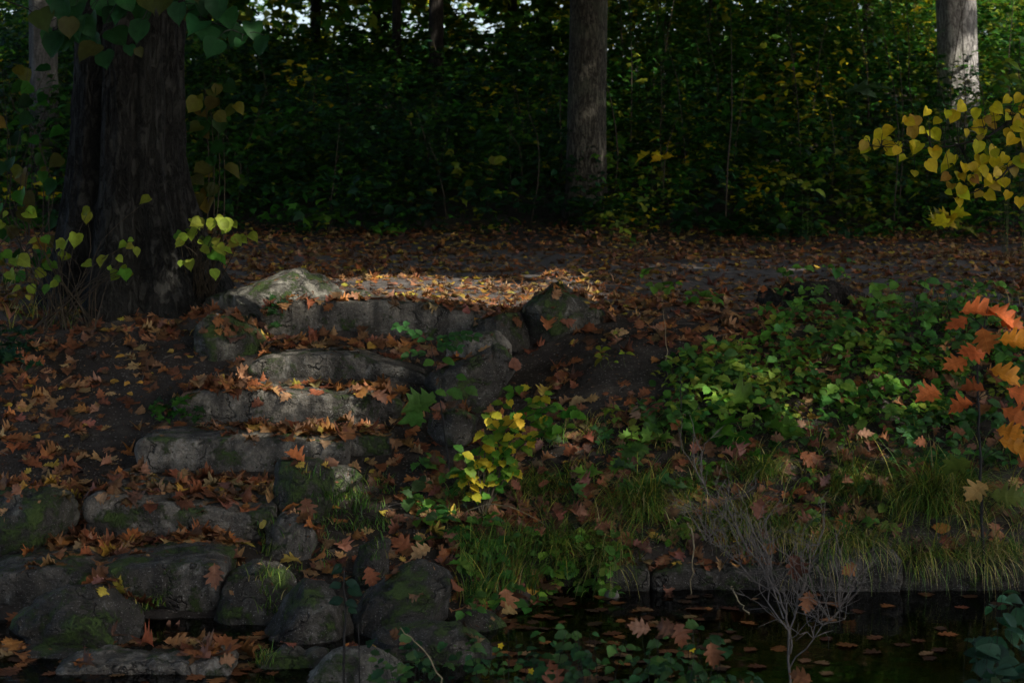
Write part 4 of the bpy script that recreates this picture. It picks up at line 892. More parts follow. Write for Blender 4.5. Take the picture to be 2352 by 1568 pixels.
for (px, py, s) in ((440, 512, 36), (462, 522, 30), (515, 510, 40), (490, 512, 30), (404, 545, 28), (430, 552, 32), (470, 560, 28), (500, 572, 36), (536, 552, 30), (568, 550, 34), (484, 590, 34), (462, 580, 26), (436, 606, 28), (490, 628, 26), (512, 584, 28), (415, 560, 26), (447, 540, 34), (525, 528, 26)):
    dd_ = 14.4+rn(.2); L2.append((W(px, py-10, dd_), face(.8, .7), (rn(1), rn(.4), -.7), s*random.uniform(.8, 1.05)*dd_/F, 'lime', vary(random.choice([C['lime']]*3+[C['bright']]), .1)))
L2 += [(Vector(l[0])+Vector((rn(.08), rn(.06), rn(.06))), face(.9, .6), (rn(1), rn(.4), -.6), l[3]*random.uniform(.55, .85), 'lime', vary(l[5], .15)) for l in L2 if random.random() < .8]
b2 = drop(pxX(470, 14.75), 14.75)[0]
st = [(curve_pts([b2+Vector((rn(.1), 0, 0)), (Vector(l[0])+b2)/2+Vector((rn(.1), 0, .12)), Vector(l[0])], 8), .005, .0015) for l in L2]
plant('lime_shoots', 'brightly lit lime shoots between the massive trunk and the pointed pale rock', 'shrub', b2, st, L2, 'lime shoots at the foot of the massive trunk')
L3 = []
for k in range(34):
    t_ = random.random(); px = lerp(440, 540, random.random()) - 20*t_; py = lerp(180, 480, t_); dd_ = 15.6+rn(.3)
    L3.append((W(px+rn(15), py, dd_), face(.7, .6), (rn(.8), rn(.3), -.6), random.uniform(26, 44)*dd_/F, 'lime', vary(random.choice([(.09, .085, .018), (.07, .08, .02), C['dgreen'], (.15, .12, .02)]), .2)))  # leaf colours darkened to stand for the shade on these shoots
b3 = drop(pxX(490, 15.7), 15.7)[0]
st = [(curve_pts([b3+Vector((rn(.1), 0, 0)), W(480+k*12, 420, 15.7), W(470+k*14, 190+k*40, 15.6)], 12), .008, .002) for k in range(4)]
plant('lime_shoots', 'tall dim shoots with shade-darkened yellow leaf colours close behind the massive trunk', 'shrub', b3, st, L3, 'lime shoots at the foot of the massive trunk')
L3 = []
for k in range(55):
    px, py = random.uniform(-20, 150), random.uniform(150, 640); dd_ = 17+rn(.8)
    L3.append((W(px, py, dd_), face(.7, .6), (rn(.8), rn(.3), -.6), random.uniform(26, 44)*dd_/F, 'lime', vary(random.choice([(.09, .085, .018), C['dgreen'], C['green'], (.15, .12, .02)]), .25)))
b3 = drop(pxX(60, 17), 17)[0]
st = [(curve_pts([b3+Vector((rn(.3), rn(.2), 0)), W(rn(60)+70, 450, 17), W(rn(90)+70, 160, 17)], 12, .02, k), .008, .002) for k in range(9)]
plant('shrub', 'twiggy dim shrub at the photo edge in front of the smooth pale trunk', 'shrub', b3, st, L3)

# yellow-leaved young lime reaching in from the side
Z5 = ((460, 680), (610, 660), (630, 585), (740, 540), (730, 640), (840, 690), (760, 780), (900, 840), (1010, 430), (1250, 420), (1430, 370), (1000, 540), (1090, 540), (1205, 580), (1040, 710), (1220, 770), (1340, 800), (1190, 900), (1350, 920), (1690, 340), (1850, 330), (1680, 460), (1830, 490), (1640, 530), (1740, 550), (1690, 690), (1830, 740), (1700, 860), (1760, 830), (1940, 820), (1640, 910), (1430, 990), (1530, 1010), (1640, 1040), (1790, 1030), (1740, 960), (1400, 1130), (1500, 1150), (1690, 1190), (1850, 1130), (1460, 1290), (1920, 1000), (1960, 1080), (2010, 1210), (1880, 860), (2040, 640), (2100, 500), (2120, 180), (1990, 190), (1890, 300), (2060, 900), (2150, 620), (2150, 850), (2100, 420), (2170, 380), (1880, 960), (2020, 370), (2230, 300), (2260, 500), (2300, 700), (2250, 800))
bt = Vector((3.75, 10.9, float(zg(3.75, 10.9)[0]))); bt.z = float(zg(3.75, 11.4)[0]); bt.y = 11.4
LY = []; d = 10.5
for (zx, zy) in Z5:
    px, py = (2000+zx/4.356)*.9408, (200+zy/4.356)*.9408; dd_ = d+rn(.22)
    s = random.uniform(20, 33); h = (rn(.9), rn(.4), -.8); hv = Vector(h).normalized(); p_ = W(px, py, dd_)-hv*(s*.5*dd_/F)
    LY.append((p_, face(.75, .5), h, s*1.1*dd_/F, 'lime', vary(random.choice([C['gold']]*7+[(.62, .46, .03), (.46, .48, .03), (.42, .28, .04)]), .13)))
    if random.random() < .75:
        q_ = p_+Vector((rn(.07), rn(.1), rn(.06))); LY.append((q_, face(.8, .5), (rn(1), rn(.4), -.7), random.uniform(16, 29)*1.1*dd_/F, 'lime', vary(random.choice([C['gold']]*4+[(.46, .46, .03), (.36, .22, .04)]), .16)))
trk = curve_pts([bt, bt+Vector((.02, -.1, 1.2)), bt+Vector((-.05, -.25, 2.4)), bt+Vector((-.02, -.2, 3.8))], 14)
main1 = curve_pts([bt+Vector((-.03, -.3, 2.3)), W(2480, 200, 10.7), W(2352, 262, 10.55), W(2250, 320, 10.5), W(2130, 340, 10.5), W(2000, 335, 10.5)], 20, .004, 1)
main2 = curve_pts([bt+Vector((-.03, -.25, 2.0)), W(2500, 330, 10.7), W(2352, 370, 10.55), W(2280, 420, 10.5), W(2200, 455, 10.5)], 16, .004, 2)
st = [(trk, .035, .02), (main1, .014, .002), (main2, .011, .002)]
allm = np.concatenate([main1, main2])
for l in LY:
    p_ = np.array(l[0]); k = np.argmin(((allm-p_)**2).sum(1)+np.where(allm[:, 2] < p_[2]-.02, .05, 0)); st.append((curve_pts([allm[k], (allm[k]+p_)/2+np.array([0, 0, .015]), p_], 5), .0026, .0012))
plant('lime_sapling', 'yellow heart-leaved lime branch reaching in before the pale weathered trunk', 'sapling', bt, st, LY, stem_mat='stem_dark')

# green lime branch hanging in at the top
Z4 = ((200, 175), (250, 330), (310, 400), (450, 350), (500, 150), (420, 230), (520, 260), (650, 220), (640, 400), (740, 520), (830, 340), (860, 150), (1040, 120), (1030, 270), (940, 440), (1020, 450), (1230, 50), (1440, 130), (1500, 270), (1600, 170), (1650, 420), (1720, 270), (1690, 60), (1850, 310), (1880, 400), (1990, 280), (2070, 390), (500, 60), (500, 0), (930, 20), (380, 90), (600, 470), (1100, 30), (1340, 30), (1600, 60), (1480, 30), (1350, 110), (720, 60), (800, 200), (560, 340), (380, 320), (1560, 330), (1780, 180), (300, 20), (1240, -40), (1000, -60), (700, -50), (1500, -50))
d = 8.8; LG = []
for k, (zx, zy) in enumerate(Z4):
    px, py = (50+zx/3.51)*.9408, (zy/3.51)*.9408; dd_ = d+rn(.25); small = (zx, zy) in ((940, 440), (1020, 450), (1880, 400))
    s = random.uniform(22, 28) if small else random.uniform(42, 58); h = (rn(.5), rn(.3), -.9); hv = Vector(h).normalized()
    c = (.024, .09, .028) if random.random() < .85 else (.05, .065, .015)
    LG.append((W(px, py, dd_)-hv*(s*.5*dd_/F), face(.55, .4), h, s*1.1*dd_/F, 'lime', vary(c, .15)))
bg_ = Vector((-3.4, 9.0, float(zg(-3.4, 9.0)[0])))
trk = curve_pts([bg_, bg_+Vector((0, 0, 1.5)), bg_+Vector((.05, -.05, 3)), bg_+Vector((.1, 0, 4.5))], 14)
m1 = curve_pts([bg_+Vector((.05, -.05, 3.0)), W(-200, -60, 8.9), W(120, -20, 8.85), W(300, -10, 8.8), W(430, 30, 8.8), W(560, 80, 8.8)], 20, .004, 3)
m2 = curve_pts([bg_+Vector((.05, -.05, 3.1)), W(-100, -160, 8.9), W(250, -120, 8.8), W(420, -70, 8.7), W(560, -40, 8.7)], 16, .004, 4)
m3 = curve_pts([bg_+Vector((.03, -.03, 2.7)), W(-150, -10, 8.9), W(40, 10, 8.8), W(120, 70, 8.8)], 12, .004, 5)
st = [(trk, .05, .03), (m1, .014, .002), (m2, .012, .002), (m3, .008, .0015)]; allm = np.concatenate([m1, m2, m3])
for l in LG:
    p_ = np.array(l[0]); k = np.argmin(((allm-p_)**2).sum(1)+np.where(allm[:, 2] < p_[2]-.02, .05, 0)); st.append((curve_pts([allm[k], (allm[k]+p_)/2+np.array([0, 0, .015]), p_], 5), .0026, .0012))
plant('lime_sapling', 'dark green heart-leaved lime branch hanging across the massive trunk at the top', 'sapling', bg_, st, LG, stem_mat='stem_dark')

# red oak sapling
Z1 = ((1980, 280, 1), (2080, 215, 1), (2220, 220, 1), (2260, 290, 1), (2130, 370, 1), (2290, 375, 2), (1960, 500, 1), (2230, 570, 2), (2060, 640, 0), (1800, 690, 1), (2000, 740, 1), (2300, 800, 1), (2260, 910, 2), (2270, 970, 2), (2340, 990, 2), (2320, 690, 1), (2050, 460, 1), (1970, 1060, 3), (2080, 1230, 4), (2240, 1270, 3), (2340, 1250, 3))
d = 10.85; LO = []; cols = [(.30, .09, .035), (.58, .165, .05), (.60, .25, .03), (.10, .15, .03), (.34, .22, .08)]
stem = curve_pts([W(2262, 1345, d), W(2256, 1200, d), W(2250, 1000, d), W(2246, 850, d), W(2262, 735, d)], 20, .006, 9)
st = [(stem, .010, .004)]
for (zx, zy, ci) in Z1:
    px, py = (1500+zx/2.352)*.9408, (680+zy/2.352)*.9408; dd_ = d+rn(.12)
    tx = np.sign(px-2252) if abs(px-2252) > 12 else rn(1); s = random.uniform(58, 82); h = (tx*.8+rn(.3), rn(.3), -.4+rn(.35)); hv = Vector(h).normalized(); p_ = W(px, py, dd_)-hv*(s*.5*dd_/F)
    LO.append((p_, (rn(.3), -.75+rn(.3), .7), h, s*dd_/F, 'oak', vary(cols[ci], .10))); k = np.argmin(((stem-np.array(p_))**2).sum(1)); k = max(2, k-1)
    st.append((curve_pts([stem[k], (stem[k]+np.array(p_))/2+np.array([0, 0, .01]), np.array(p_)], 5), .0026, .0014))
plant('oak_sapling', 'red oak sapling with large orange-red leaves at the pool edge', 'sapling', W(2262, 1345, d), st, LO, stem_mat='stem_dark')

# pinnate sapling in the middle
bs, _ = hit(1040, 1112); d = bs.y
stem = curve_pts([bs, W(1025, 1020, d), W(1012, 930, d-.03), W(1005, 850, d-.05), W(985, 780, d-.06)], 18, .004, 2)
LP = []; st = [(stem, .007, .002)]
def pinnate(a, b, n, s, c, tipup=.2):
    A, B_ = np.array(a), np.array(b); st.append((curve_pts([A, (A+B_)/2+np.array([0, 0, .02]), B_], 6), .002, .001))
    for k in range(n):
        f = (k+1)/n; p_ = A+(B_-A)*f+np.array([0, 0, .02*4*f*(1-f)])
        for sd in (-1, 1):
            dv = unit(B_-A); pr = np.array([dv[2]*sd, rn(.5)-.35*sd, -dv[0]*sd*.6]); h = dv*.55+pr+np.array([0, 0, -.1])
            LP.append((p_, (rn(.3), -.55, .8), h, s*random.uniform(.85, 1.15), 'ovate', vary(c, .12)))
    LP.append((B_, (rn(.3), -.5, .8), B_-A, s, 'ovate', vary(c, .1)))
cb = (.055, .15, .045)
pinnate(W(990, 790, d), W(918, 748, d-.15), 6, .06, cb); pinnate(W(990, 785, d), W(1088, 772, d-.1), 7, .06, cb); pinnate(W(995, 800, d), W(1050, 800, d-.2), 5, .055, cb); pinnate(W(1000, 820, d), W(940, 815, d-.12), 3, .06, cb)
for (px, py, s, sh) in ((1030, 832, .09, 'ovate'), (985, 838, .08, 'ovate'), (950, 940, .19, 'maple'), (945, 975, .17, 'maple'), (1045, 908, .12, 'tooth'), (1082, 902, .10, 'tooth'), (1012, 905, .08, 'ovate'), (1060, 870, .08, 'ovate'), (975, 930, .15, 'maple')):
    h = (np.sign(px-1010)*.8, rn(.2), -.5); p_ = W(px, py, d-.05)-Vector(h).normalized()*s*.5; LP.append((p_, (rn(.3), -.7, .7), h, s, sh, vary((.07, .18, .035), .12)))
    k = np.argmin(((stem-np.array(p_))**2).sum(1)); st.append((curve_pts([stem[k], p_], 3), .0016, .001))
plant('ash_sapling', 'slender green sapling with pinnate leaves in front of the stone steps', 'sapling', bs, st, LP, stem_mat='stem_dark')

# yellow-green hazel-like shrub
bs, _ = hit(1110, 1190); d = bs.y+.02; st, LH = [], []
for (ex, ey, mx_, my_, n, w) in ((1330, 945, 1190, 990, 13, .2), (1250, 905, 1150, 1000, 13, .4), (1195, 885, 1120, 990, 11, .5), (1130, 950, 1100, 1050, 9, .7), (1060, 1030, 1080, 1100, 8, .6), (1055, 1075, 1080, 1120, 8, .7), (1250, 1000, 1170, 1050, 11, .35), (1190, 1070, 1140, 1110, 10, .4), (1300, 980, 1200, 1020, 9, .3), (1120, 1000, 1100, 1070, 8, .5), (1200, 950, 1150, 1010, 9, .6), (1270, 930, 1180, 990, 8, .3)):
    P_ = curve_pts([bs, W(mx_, my_, d), W(ex, ey, d-.15+rn(.2))], 16, .004, ex); st.append((P_, .006, .0015))
    n = int(n*1.5)
    for k in range(n):
        q_ = P_[5+int((k/n)*10.9)]; c = C['gold'] if random.random() < w*.75 else random.choice([C['bright'], C['bright'], (.14, .25, .03), C['green']])
        if c == C['gold']: c = (.50, .40, .035)
        LH.append((q_, (rn(.45), -.55+rn(.2), .8), (rn(1), rn(.5), -.25+rn(.3)), random.uniform(.065, .095), 'tooth', vary(c, .12)))
plant('hazel_shrub', 'small shrub with bright yellow and green leaves on the bank beside the steps', 'shrub', bs, st, LH)

# brambles and herbs on the bank
def herb_patch(name, label, box, n, s, cols, hmax, shape='tooth', tri=True, dgrow=0.0, group=None, stem_mat='stem_green', cat='plant', test=None, per=3, dfix=None, spread=.06):
    st, LL, bases = [], [], []
    while len(LL) < n:
        px, py = random.uniform(box[0], box[2]), random.uniform(box[1], box[3])
        if test and not test(px, py): continue
        h = random.uniform(.25, 1)*hmax
        if dfix: p0 = drop(pxX(px, dy_ := dfix+rn(.5)), dy_)[0]; top = W(px, py, p0.y)
        else:
            p_, nn = hit(px, py)
            if p_ is None: continue
            yb = p_.y+h*.9; p0 = drop(p_.x, yb)[0] if not dgrow else p_; top = p0+Vector((rn(.08), -.08+rn(.05), h))
            top = W(px, py, top.y)
            if top.z < p0.z+.02: top.z = p0.z+.02+.5*h
        bases.append(p0); st.append((curve_pts([p0, (p0+top)/2+Vector((rn(.05), rn(.05), .02)), top], 6), .0016, .0009))
        c = random.choice(cols)
        for k in range(per):
            a = k*2.1+rn(.6) if tri else random.uniform(0, 6.28); h_ = (math.cos(a), math.sin(a)*.7-.2, -.25+rn(.25)); q_ = top+Vector((math.cos(a), math.sin(a), 0))*s*.12
            if not tri: q_ = p0+(top-p0)*random.uniform(.72, 1)+Vector((rn(spread), rn(spread), rn(.02)))
            LL.append((q_, (rn(.6), -.35+rn(.5), .9), h_, s*random.choice([.6, .8, 1, 1.1, 1.45])*random.uniform(.85, 1.15), shape, vary(c, .16)))
            if len(LL) >= n: break
    b = bases[0]; return plant(name, label, cat, b, st, LL, group, stem_mat)
BG = 'bramble thickets on the bank'
bc = [(.13, .31, .05), (.07, .19, .045), (.085, .22, .05), (.18, .34, .055)]
herb_patch('bramble', 'bramble thicket with dense small leaves below the low dark stump', (1780, 700, 2060, 900), 280, .07, bc, .35, group=BG)
herb_patch('bramble', 'bramble thicket behind the red oak sapling at the photo edge', (2040, 700, 2352, 920), 220, .07, [(.09, .23, .05), (.065, .17, .045), (.14, .33, .06)], .35, group=BG)
herb_patch('bramble', 'yellowish bramble thicket with larger leaves over the grassy bank middle', (1540, 830, 1800, 1020), 240, .07, [(.14, .31, .05), (.23, .36, .055), (.08, .21, .05)], .32, group=BG, dgrow=1)
herb_patch('bramble', 'low bramble between thicket and grass, leaves shading to dark', (1800, 880, 2080, 1000), 130, .07, bc, .25, group=BG, dgrow=1)
herb_patch('bramble', 'dark bramble beside the stem of the red oak sapling', (2060, 950, 2352, 1120), 170, .07, [(.07, .18, .05), (.045, .12, .04), (.06, .16, .05)], .25, group=BG, dgrow=1)
herb_patch('maple_seedlings', 'lobed green maple seedlings standing in the middle of the grassy bank', (1620, 940, 1860, 1040), 22, .15, [C['bright'], C['green']], .22, 'maple', False, group=None, dgrow=1, per=2)
herb_patch('bramble', 'pale green bramble sprays among dead twigs above the kerb', (1570, 1070, 1680, 1180), 40, .055, [(.10, .19, .05), C['bright']], .2, group=BG, dgrow=1)
herb_patch('bramble', 'trailing bramble sprays hanging at the bank edge past the drooping tussock', (1510, 1130, 1610, 1260), 36, .055, [(.12, .2, .04), C['bright']], .12, group=BG, dgrow=1)
herb_patch('herb', 'small green sprig standing alone on the path edge past the pyramid rock', (1455, 645, 1550, 690), 12, .085, [C['bright'], (.12, .24, .04)], .2, 'ovate', dgrow=1)
herb_patch('herb', 'flat bright green rosette on the path edge', (1575, 675, 1655, 705), 22, .075, [C['bright'], (.12, .24, .04)], .1, 'ovate', dgrow=1)
herb_patch('herb', 'dark leafy clump at the end of the third stone step', (352, 930, 470, 985), 52, .055, [(.03, .09, .025), C['green']], .1, 'maple', dgrow=1)
herb_patch('ivy', 'dim bluish ivy clump at the photo edge on the leafy slope', (-10, 765, 80, 865), 70, .06, [(.02, .06, .035), C['blue']], .12, 'maple', dgrow=1)
herb_patch('ivy', 'small ivy sprig between the mossy rock and the top step', (612, 695, 655, 760), 34, .045, [(.02, .05, .02), C['dgreen']], .06, 'maple', dgrow=1)
herb_patch('herb', 'mixed green herbs on the bank nose above the pool head', (1050, 1230, 1250, 1420), 130, .066, [(.06, .17, .04), (.09, .22, .045), (.14, .3, .05)], .2, dgrow=1)
herb_patch('herb', 'bright herb spilling over the kerb past the bank nose', (1240, 1245, 1425, 1395), 150, .06, [(.13, .3, .045), (.2, .34, .05), (.08, .2, .04)], .18, dgrow=1)
herb_patch('herb', 'green weeds round the yellow-green shrub foot', (940, 1060, 1180, 1260), 80, .075, [(.06, .17, .04), (.11, .26, .045), (.06, .13, .05)], .18, dgrow=1)
herb_patch('herb', 'scattered lobed weeds in the grass between the yellow-green shrub and the drooping tussock', (1250, 1000, 1560, 1160), 70, .085, [(.08, .2, .045), (.16, .3, .05), (.06, .14, .05)], .16, 'maple', dgrow=1)
herb_patch('herb', 'low pale weeds in the grass above the blotched edging stone', (1840, 1080, 2080, 1240), 60, .06, [(.12, .27, .05), (.2, .32, .07), (.07, .17, .05)], .14, dgrow=1)
herb_patch('herb', 'thin yellowish weeds on the dark earth before the top-step rocks', (1370, 790, 1450, 860), 16, .055, [C['lime'], C['olive']], .2, 'ovate', dgrow=1)
herb_patch('herb', 'pale yellow-green sprig at the foot of the grassy bank', (1390, 930, 1430, 1000), 14, .055, [C['lime'], (.2, .28, .05)], .15, 'ovate', dgrow=1)
herb_patch('weed', 'sunlit pale weed at the foot of the straight grey trunk', (1385, 440, 1480, 560), 46, .07, [(.2, .28, .07), C['lime'], C['bright']], .5, 'ovate', dfix=22.3)
herb_patch('maple_sapling', 'yellow maple sprig low in the undergrowth under the yellow branch', (2130, 495, 2210, 525), 16, .16, [C['gold'], C['olive']], .4, 'maple', dfix=19.5)
herb_patch('maple_sapling', 'lone maple sprig with yellow leaves in the dark undergrowth past the grey trunk', (1480, 330, 1520, 385), 5, .14, [C['gold']], .4, 'maple', dfix=22.6)
herb_patch('maple_sapling', 'single pale green maple leaf hanging before the dark green wall', (1925, 180, 1960, 215), 2, .36, [(.10, .2, .09)], .4, 'maple', dfix=22.6, per=1)
herb_patch('sapling', 'thin arching sapling with sparse yellow-green leaves in the dark undergrowth', (1800, 365, 1880, 440), 18, .11, [C['lime'], C['olive']], .4, 'ovate', dfix=21.8)
herb_patch('shrub', 'sunlit bright green sprays at the photo edge above the yellow branch', (2290, 130, 2360, 230), 40, .13, [C['bright'], C['lime']], .4, 'ovate', dfix=20.5)
def ground_cover():
    pos, nor, head, siz, cl_ = [], [], [], [], []
    def ok(px, py, p_): return py > np.interp(px, [1100, 1350, 1500, 1650, 1780, 2352], [1300, 1300, 905, 800, 715, 690])+rn(30) and py < random.gauss(1000, 45) and p_.y > 10.9
    for p_ in px_points(230, (1400, 690, 2352, 1200), ok):
        m = random.randint(6, 16); hh = random.uniform(.04, .2); c = np.array(random.choice([(.07, .2, .035), (.11, .27, .04), (.045, .13, .03), (.18, .32, .045), (.07, .15, .05), (.26, .31, .05)]))
        o = rng.normal(0, .055, (m, 3)); o[:, 2] = hh*rng.random(m)**.6; pos.append(np.array(p_)[None]+o); nor.append(rng.normal(0, .4, (m, 3))+np.array([0, -.3, 1])); h = rng.normal(0, 1, (m, 3)); h[:, 2] -= .3; head.append(h)
        siz.append(rng.uniform(.035, .075, m)*random.choice([.8, 1, 1.3])); cl_.append(c[None]*rng.uniform(.65, 1.35, (m, 1))*rng.uniform(.9, 1.1, (m, 3)))
    pos, nor, head, siz, cl_ = map(np.concatenate, (pos, nor, head, siz, cl_)); n = len(pos)
    tag(link('ground_cover', scatter('ground_cover', [TV['tooth', 1], TV['tooth', 4], TV['ovate', 2], TV['maple', 2]], rng.choice(4, n, p=[.35, .3, .25, .1]), pos, frames(nor, head), siz, cl_, M['leaf_mass'])),
        'tangled low green ground cover over the bank above the pool', 'ground cover', kind='stuff')
ground_cover()
n = 420; xs = rng.uniform(-4.2, 4.2, n); ys = rng.uniform(10.9, 19, n); tw = []
for x, y in zip(xs, ys):
    if abs(x) > .28*y: continue
    p_, nn = drop(x, y)
    if nn.z < .6: continue
    a = random.uniform(0, 3.14); L = random.uniform(.04, .22); dv = Vector((math.cos(a), math.sin(a), 0))*L; q_ = drop(x+dv.x, y+dv.y)[0]
    if abs(q_.z-p_.z) > .12: continue
    tw.append((curve_pts([p_+Vector((0, 0, .006)), (p_+q_)/2+Vector((rn(.02), rn(.02), .012)), q_+Vector((0, 0, .006))], 4), random.uniform(.0015, .004), .0012, 4))
o = link('fallen_twigs', tubes_mesh('fallen_twigs', tw, M['dead_twig'])); tag(o, 'small dry twigs scattered over the bare earth', 'twigs', kind='stuff')
# foreground plants at the near bank of the pool
fg = [(.04, .105, .04), (.055, .135, .045), (.08, .17, .05), (.03, .08, .035)]
herb_patch('near_herbs', 'dark green leafy herbs in the foreground before the sunken leaves', (1210, 1425, 1720, 1600), 300, .050, fg, .4, 'tooth', False, dfix=8.3, spread=.07, per=4, stem_mat='stem_dark')
herb_patch('near_herbs', 'dark green leafy herbs in the foreground before the low weedy rock', (870, 1440, 1230, 1600), 210, .046, fg, .4, 'tooth', False, dfix=8.5, spread=.07, per=4, stem_mat='stem_dark')
herb_patch('near_shrub', 'smooth-leaved shrub at the bottom corner in front of the pool', (2200, 1420, 2380, 1600), 70, .085, [(.03, .085, .05), (.05, .11, .07)], .4, 'ovate', False, dfix=8.1, spread=.05, stem_mat='stem_dark')
herb_patch('near_shrub', 'upper shoot of bluish green leaves at the photo edge above the pool', (2285, 1345, 2380, 1400), 18, .085, [(.04, .12, .06)], .4, 'ovate', False, dfix=8.15, spread=.03, stem_mat='stem_dark')
bs = drop(pxX(795, 8.5), 8.5)[0]; stem = curve_pts([bs, W(790, 1500, 8.5), W(795, 1400, 8.5), W(790, 1300, 8.5)], 12, .003, 1); LL = []
for (px, py, s) in ((778, 1305, .06), (800, 1335, .07), (770, 1340, .06), (815, 1350, .08), (785, 1375, .07), (800, 1380, .06), (765, 1385, .05), (820, 1395, .05), (770, 1295, .05)):
    h = (np.sign(px-791)*.8, -.2, -.3+rn(.4)); LL.append((W(791+(px-791)*.3, py, 8.5), (rn(.3), -.7, .6), h, s, 'ovate', vary((.02, .055, .035), .1)))
plant('foreground_sapling', 'dark upright foreground stem with few leaves before the triangular rock', 'plant', bs, [(stem, .008, .003), (curve_pts([bs+Vector((.06, 0, 0)), W(825, 1500, 8.5), W(822, 1430, 8.5)], 6), .004, .002)], LL, stem_mat='stem_dark')
# yellow flowers among the foreground herbs
for (px, py, lab) in ((1150, 1482, 'tiny yellow flower by the sunken leaves'), (1220, 1540, 'tiny yellow flower nearest the bottom edge'), (1590, 1490, 'tiny yellow flower in the herbs before the dead shrub')):
    top = W(px, py, 8.2); b0 = drop(top.x, 8.2)[0]; root = empty('yellow_flower', b0); tag(root, lab, 'flower', 'tiny yellow flowers in the foreground')
    link('stem', tubes_mesh('stem', [(curve_pts([b0, (b0+top)/2+Vector((.02, 0, 0)), top], 6), .0015, .001, 5)], M['stem_green'], tuple(b0)), root)
    for k in range(5):
        a = k*1.257; o = leaf_obj('petal', 'ovate', top, (math.cos(a)*-.3, -.8, .5), (math.cos(a), 0, math.sin(a)), .016, (.7, .55, .03), 'leaf', root, b0)

# dead shrub, dry stalks
def dead_shrub():
    b = W(1815, 1590, 9.0); b.z = max(b.z, WATER-.2); r = np.random.default_rng(5); specs = []
    root = empty('dead_shrub', b); tag(root, 'bare grey dead shrub standing in the pool before the kerb', 'shrub')
    trunk = curve_pts([b, W(1812, 1450, 9.0), W(1795, 1380, 9.0), W(1760, 1280, 9.1), W(1720, 1200, 9.1)], 16, .006, 1)
    main = [(trunk, .0065, .003)]
    t2 = curve_pts([W(1815, 1500, 9.0), W(1830, 1400, 9.0), W(1850, 1330, 8.95), W(1880, 1250, 8.9)], 12, .006, 2); main.append((t2, .0048, .002))
    t3 = curve_pts([W(1812, 1470, 9.0), W(1760, 1360, 9.05), W(1690, 1290, 9.1), W(1620, 1240, 9.1)], 12, .008, 3); main.append((t3, .0042, .0018))
    t4 = curve_pts([W(1815, 1530, 9.0), W(1880, 1450, 8.9), W(1930, 1390, 8.9)], 8, .006, 4); main.append((t4, .004, .0015))
    t5 = curve_pts([W(1800, 1420, 9.0), W(1750, 1300, 9.0), W(1660, 1180, 9.1), W(1610, 1090, 9.1)], 12, .008, 6); main.append((t5, .0042, .0018))
    for k, (p_, r0, r1) in enumerate(main): link('branch', tubes_mesh('branch', [(p_, r0, r1, 6)], M['dead_twig'], tuple(b)), root)
    tw = []
    for (p_, r0, r1) in main:
        for k in range(27):
            q_ = p_[r.integers(3, len(p_))]; dv = np.array([r.normal(-.08, .36), r.normal(0, .25), r.normal(.55, .3)]); dv = unit(dv)*r.uniform(.12, .36)
            c_ = curve_pts([q_, q_+dv*.5+r.normal(0, .02, 3), q_+dv], 7, .006, int(r.integers(1e6))); tw.append((c_, .0022, .0009, 4))
            for j in range(2):
                q2 = c_[r.integers(2, 6)]; d2 = unit(dv+r.normal(0, .2, 3))*r.uniform(.05, .14); tw.append((curve_pts([q2, q2+d2], 4), .0015, .0007, 4))
    link('twigs', tubes_mesh('twigs', tw, M['dead_twig'], tuple(b)), root)
dead_shrub()
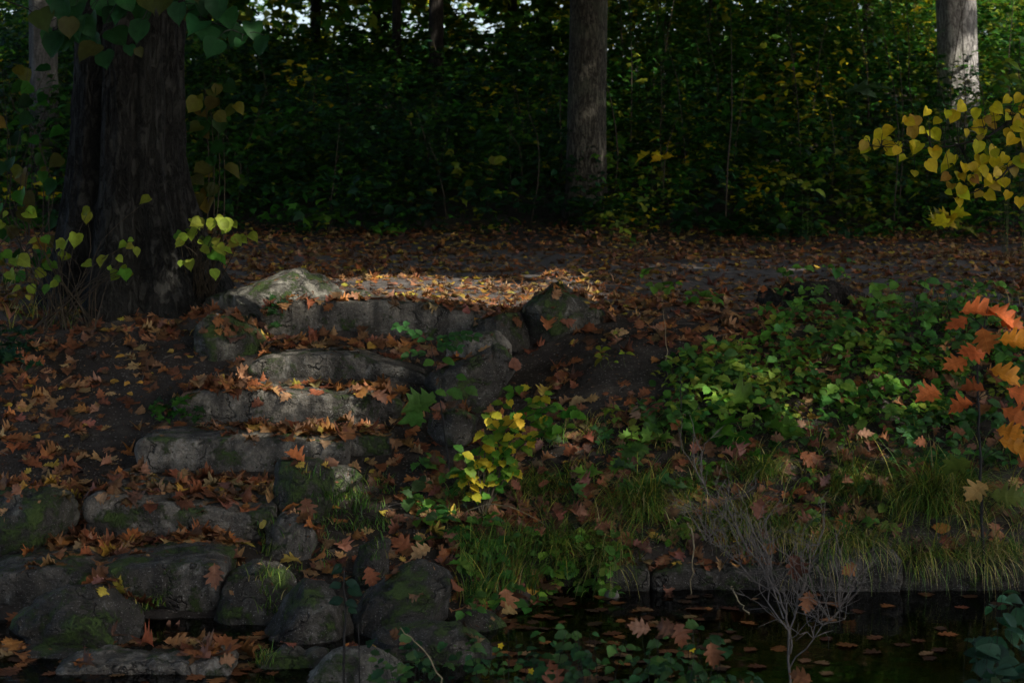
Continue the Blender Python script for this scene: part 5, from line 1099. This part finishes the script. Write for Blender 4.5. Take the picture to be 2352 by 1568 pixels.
for (px, py, d_, c, h_, lab) in ((1825, 1300, 9.0, 'rust', (.1, 0, -1), 'curled rust leaf caught high on the dead shrub'), (1855, 1380, 8.95, 'russet', (-.2, 0, -1), 'brown leaf caught in the fork of the dead shrub'), (1745, 1170, 9.1, 'rust', (.3, 0, 1), 'long rust leaf caught at the top of the dead shrub'),
                              (1635, 1500, 8.2, 'russet', (.1, 0, -1), 'large upright russet leaf stuck in the foreground herbs'), (1530, 1440, 8.3, 'rust', (-1, 0, .2), 'pinkish brown leaf lying across the foreground herbs'), (1560, 1455, 8.3, 'rust', (.2, 0, -1), 'dark russet leaf hanging in the foreground herbs'),
                              (1270, 1555, 8.2, 'rust', (.1, .1, 1), 'very dark rust leaf at the bottom edge of the foreground'), (1470, 1440, 8.35, 'pink', (-1, .1, .2), 'pink-brown leaf wedged between foreground stems'), (1840, 1555, 8.4, 'russet', (-.9, 0, .3), 'russet leaf at the foot of the dead shrub by the bottom edge')):
    s = random.uniform(.10, .14); p_ = W(px, py, d_)-Vector(h_).normalized()*s*.5
    tag(leaf_obj('caught_leaf', 'dry', p_, (rn(.4), -.9, .3), h_, s, vary(C[c], .1), 'fallen'), lab, 'leaf')
def stalk(label, pts, r0=.004, r1=.0012, mat='straw', name='dry_stalk'):
    b = Vector(tuple(pts[0])); o = link(name, tubes_mesh(name, [(curve_pts(pts, 16, .003, 3), r0, r1, 5)], M[mat], tuple(b)), None, b); tag(o, label, 'stalk'); return o
a1, _ = hit(1200, 1215); a0, _ = hit(1050, 1190)
stalk('arching dry stalk bent like a bow below the yellow-green shrub', [a0, W(1090, 1165, a0.y-.1), W(1140, 1158, a0.y-.2), W(1220, 1185, a0.y-.3), W(1330, 1260, a0.y-.45)], .004, .002)
stalk('long pale stalk leaning across the bottom middle rocks', [W(1030, 1600, 8.2), W(985, 1510, 8.2), W(920, 1440, 8.2)], .0045, .0015)
b0, _ = hit(1532, 870); stalk('straight thin straw stalk standing at the dirt edge', [b0, W(1530, 790, b0.y), W(1524, 720, b0.y), W(1520, 660, b0.y)], .003, .001)
b0, _ = hit(1562, 1010); stalk('dark thin upright stalk before the yellowish bramble', [b0, W(1563, 930, b0.y), W(1566, 860, b0.y)], .005, .003, 'stem_dark')
stalk('whitish broken reed hanging at the kerb by the dead shrub', [W(1585, 1370, 10.8), W(1590, 1300, 10.75), W(1592, 1230, 10.75), W(1580, 1200, 10.75)], .004, .005)
stalk('whitish broken reed lying in the water beside the dead shrub', [W(1720, 1410, 9.6), W(1690, 1370, 9.6), W(1682, 1345, 9.6)], .004, .004)
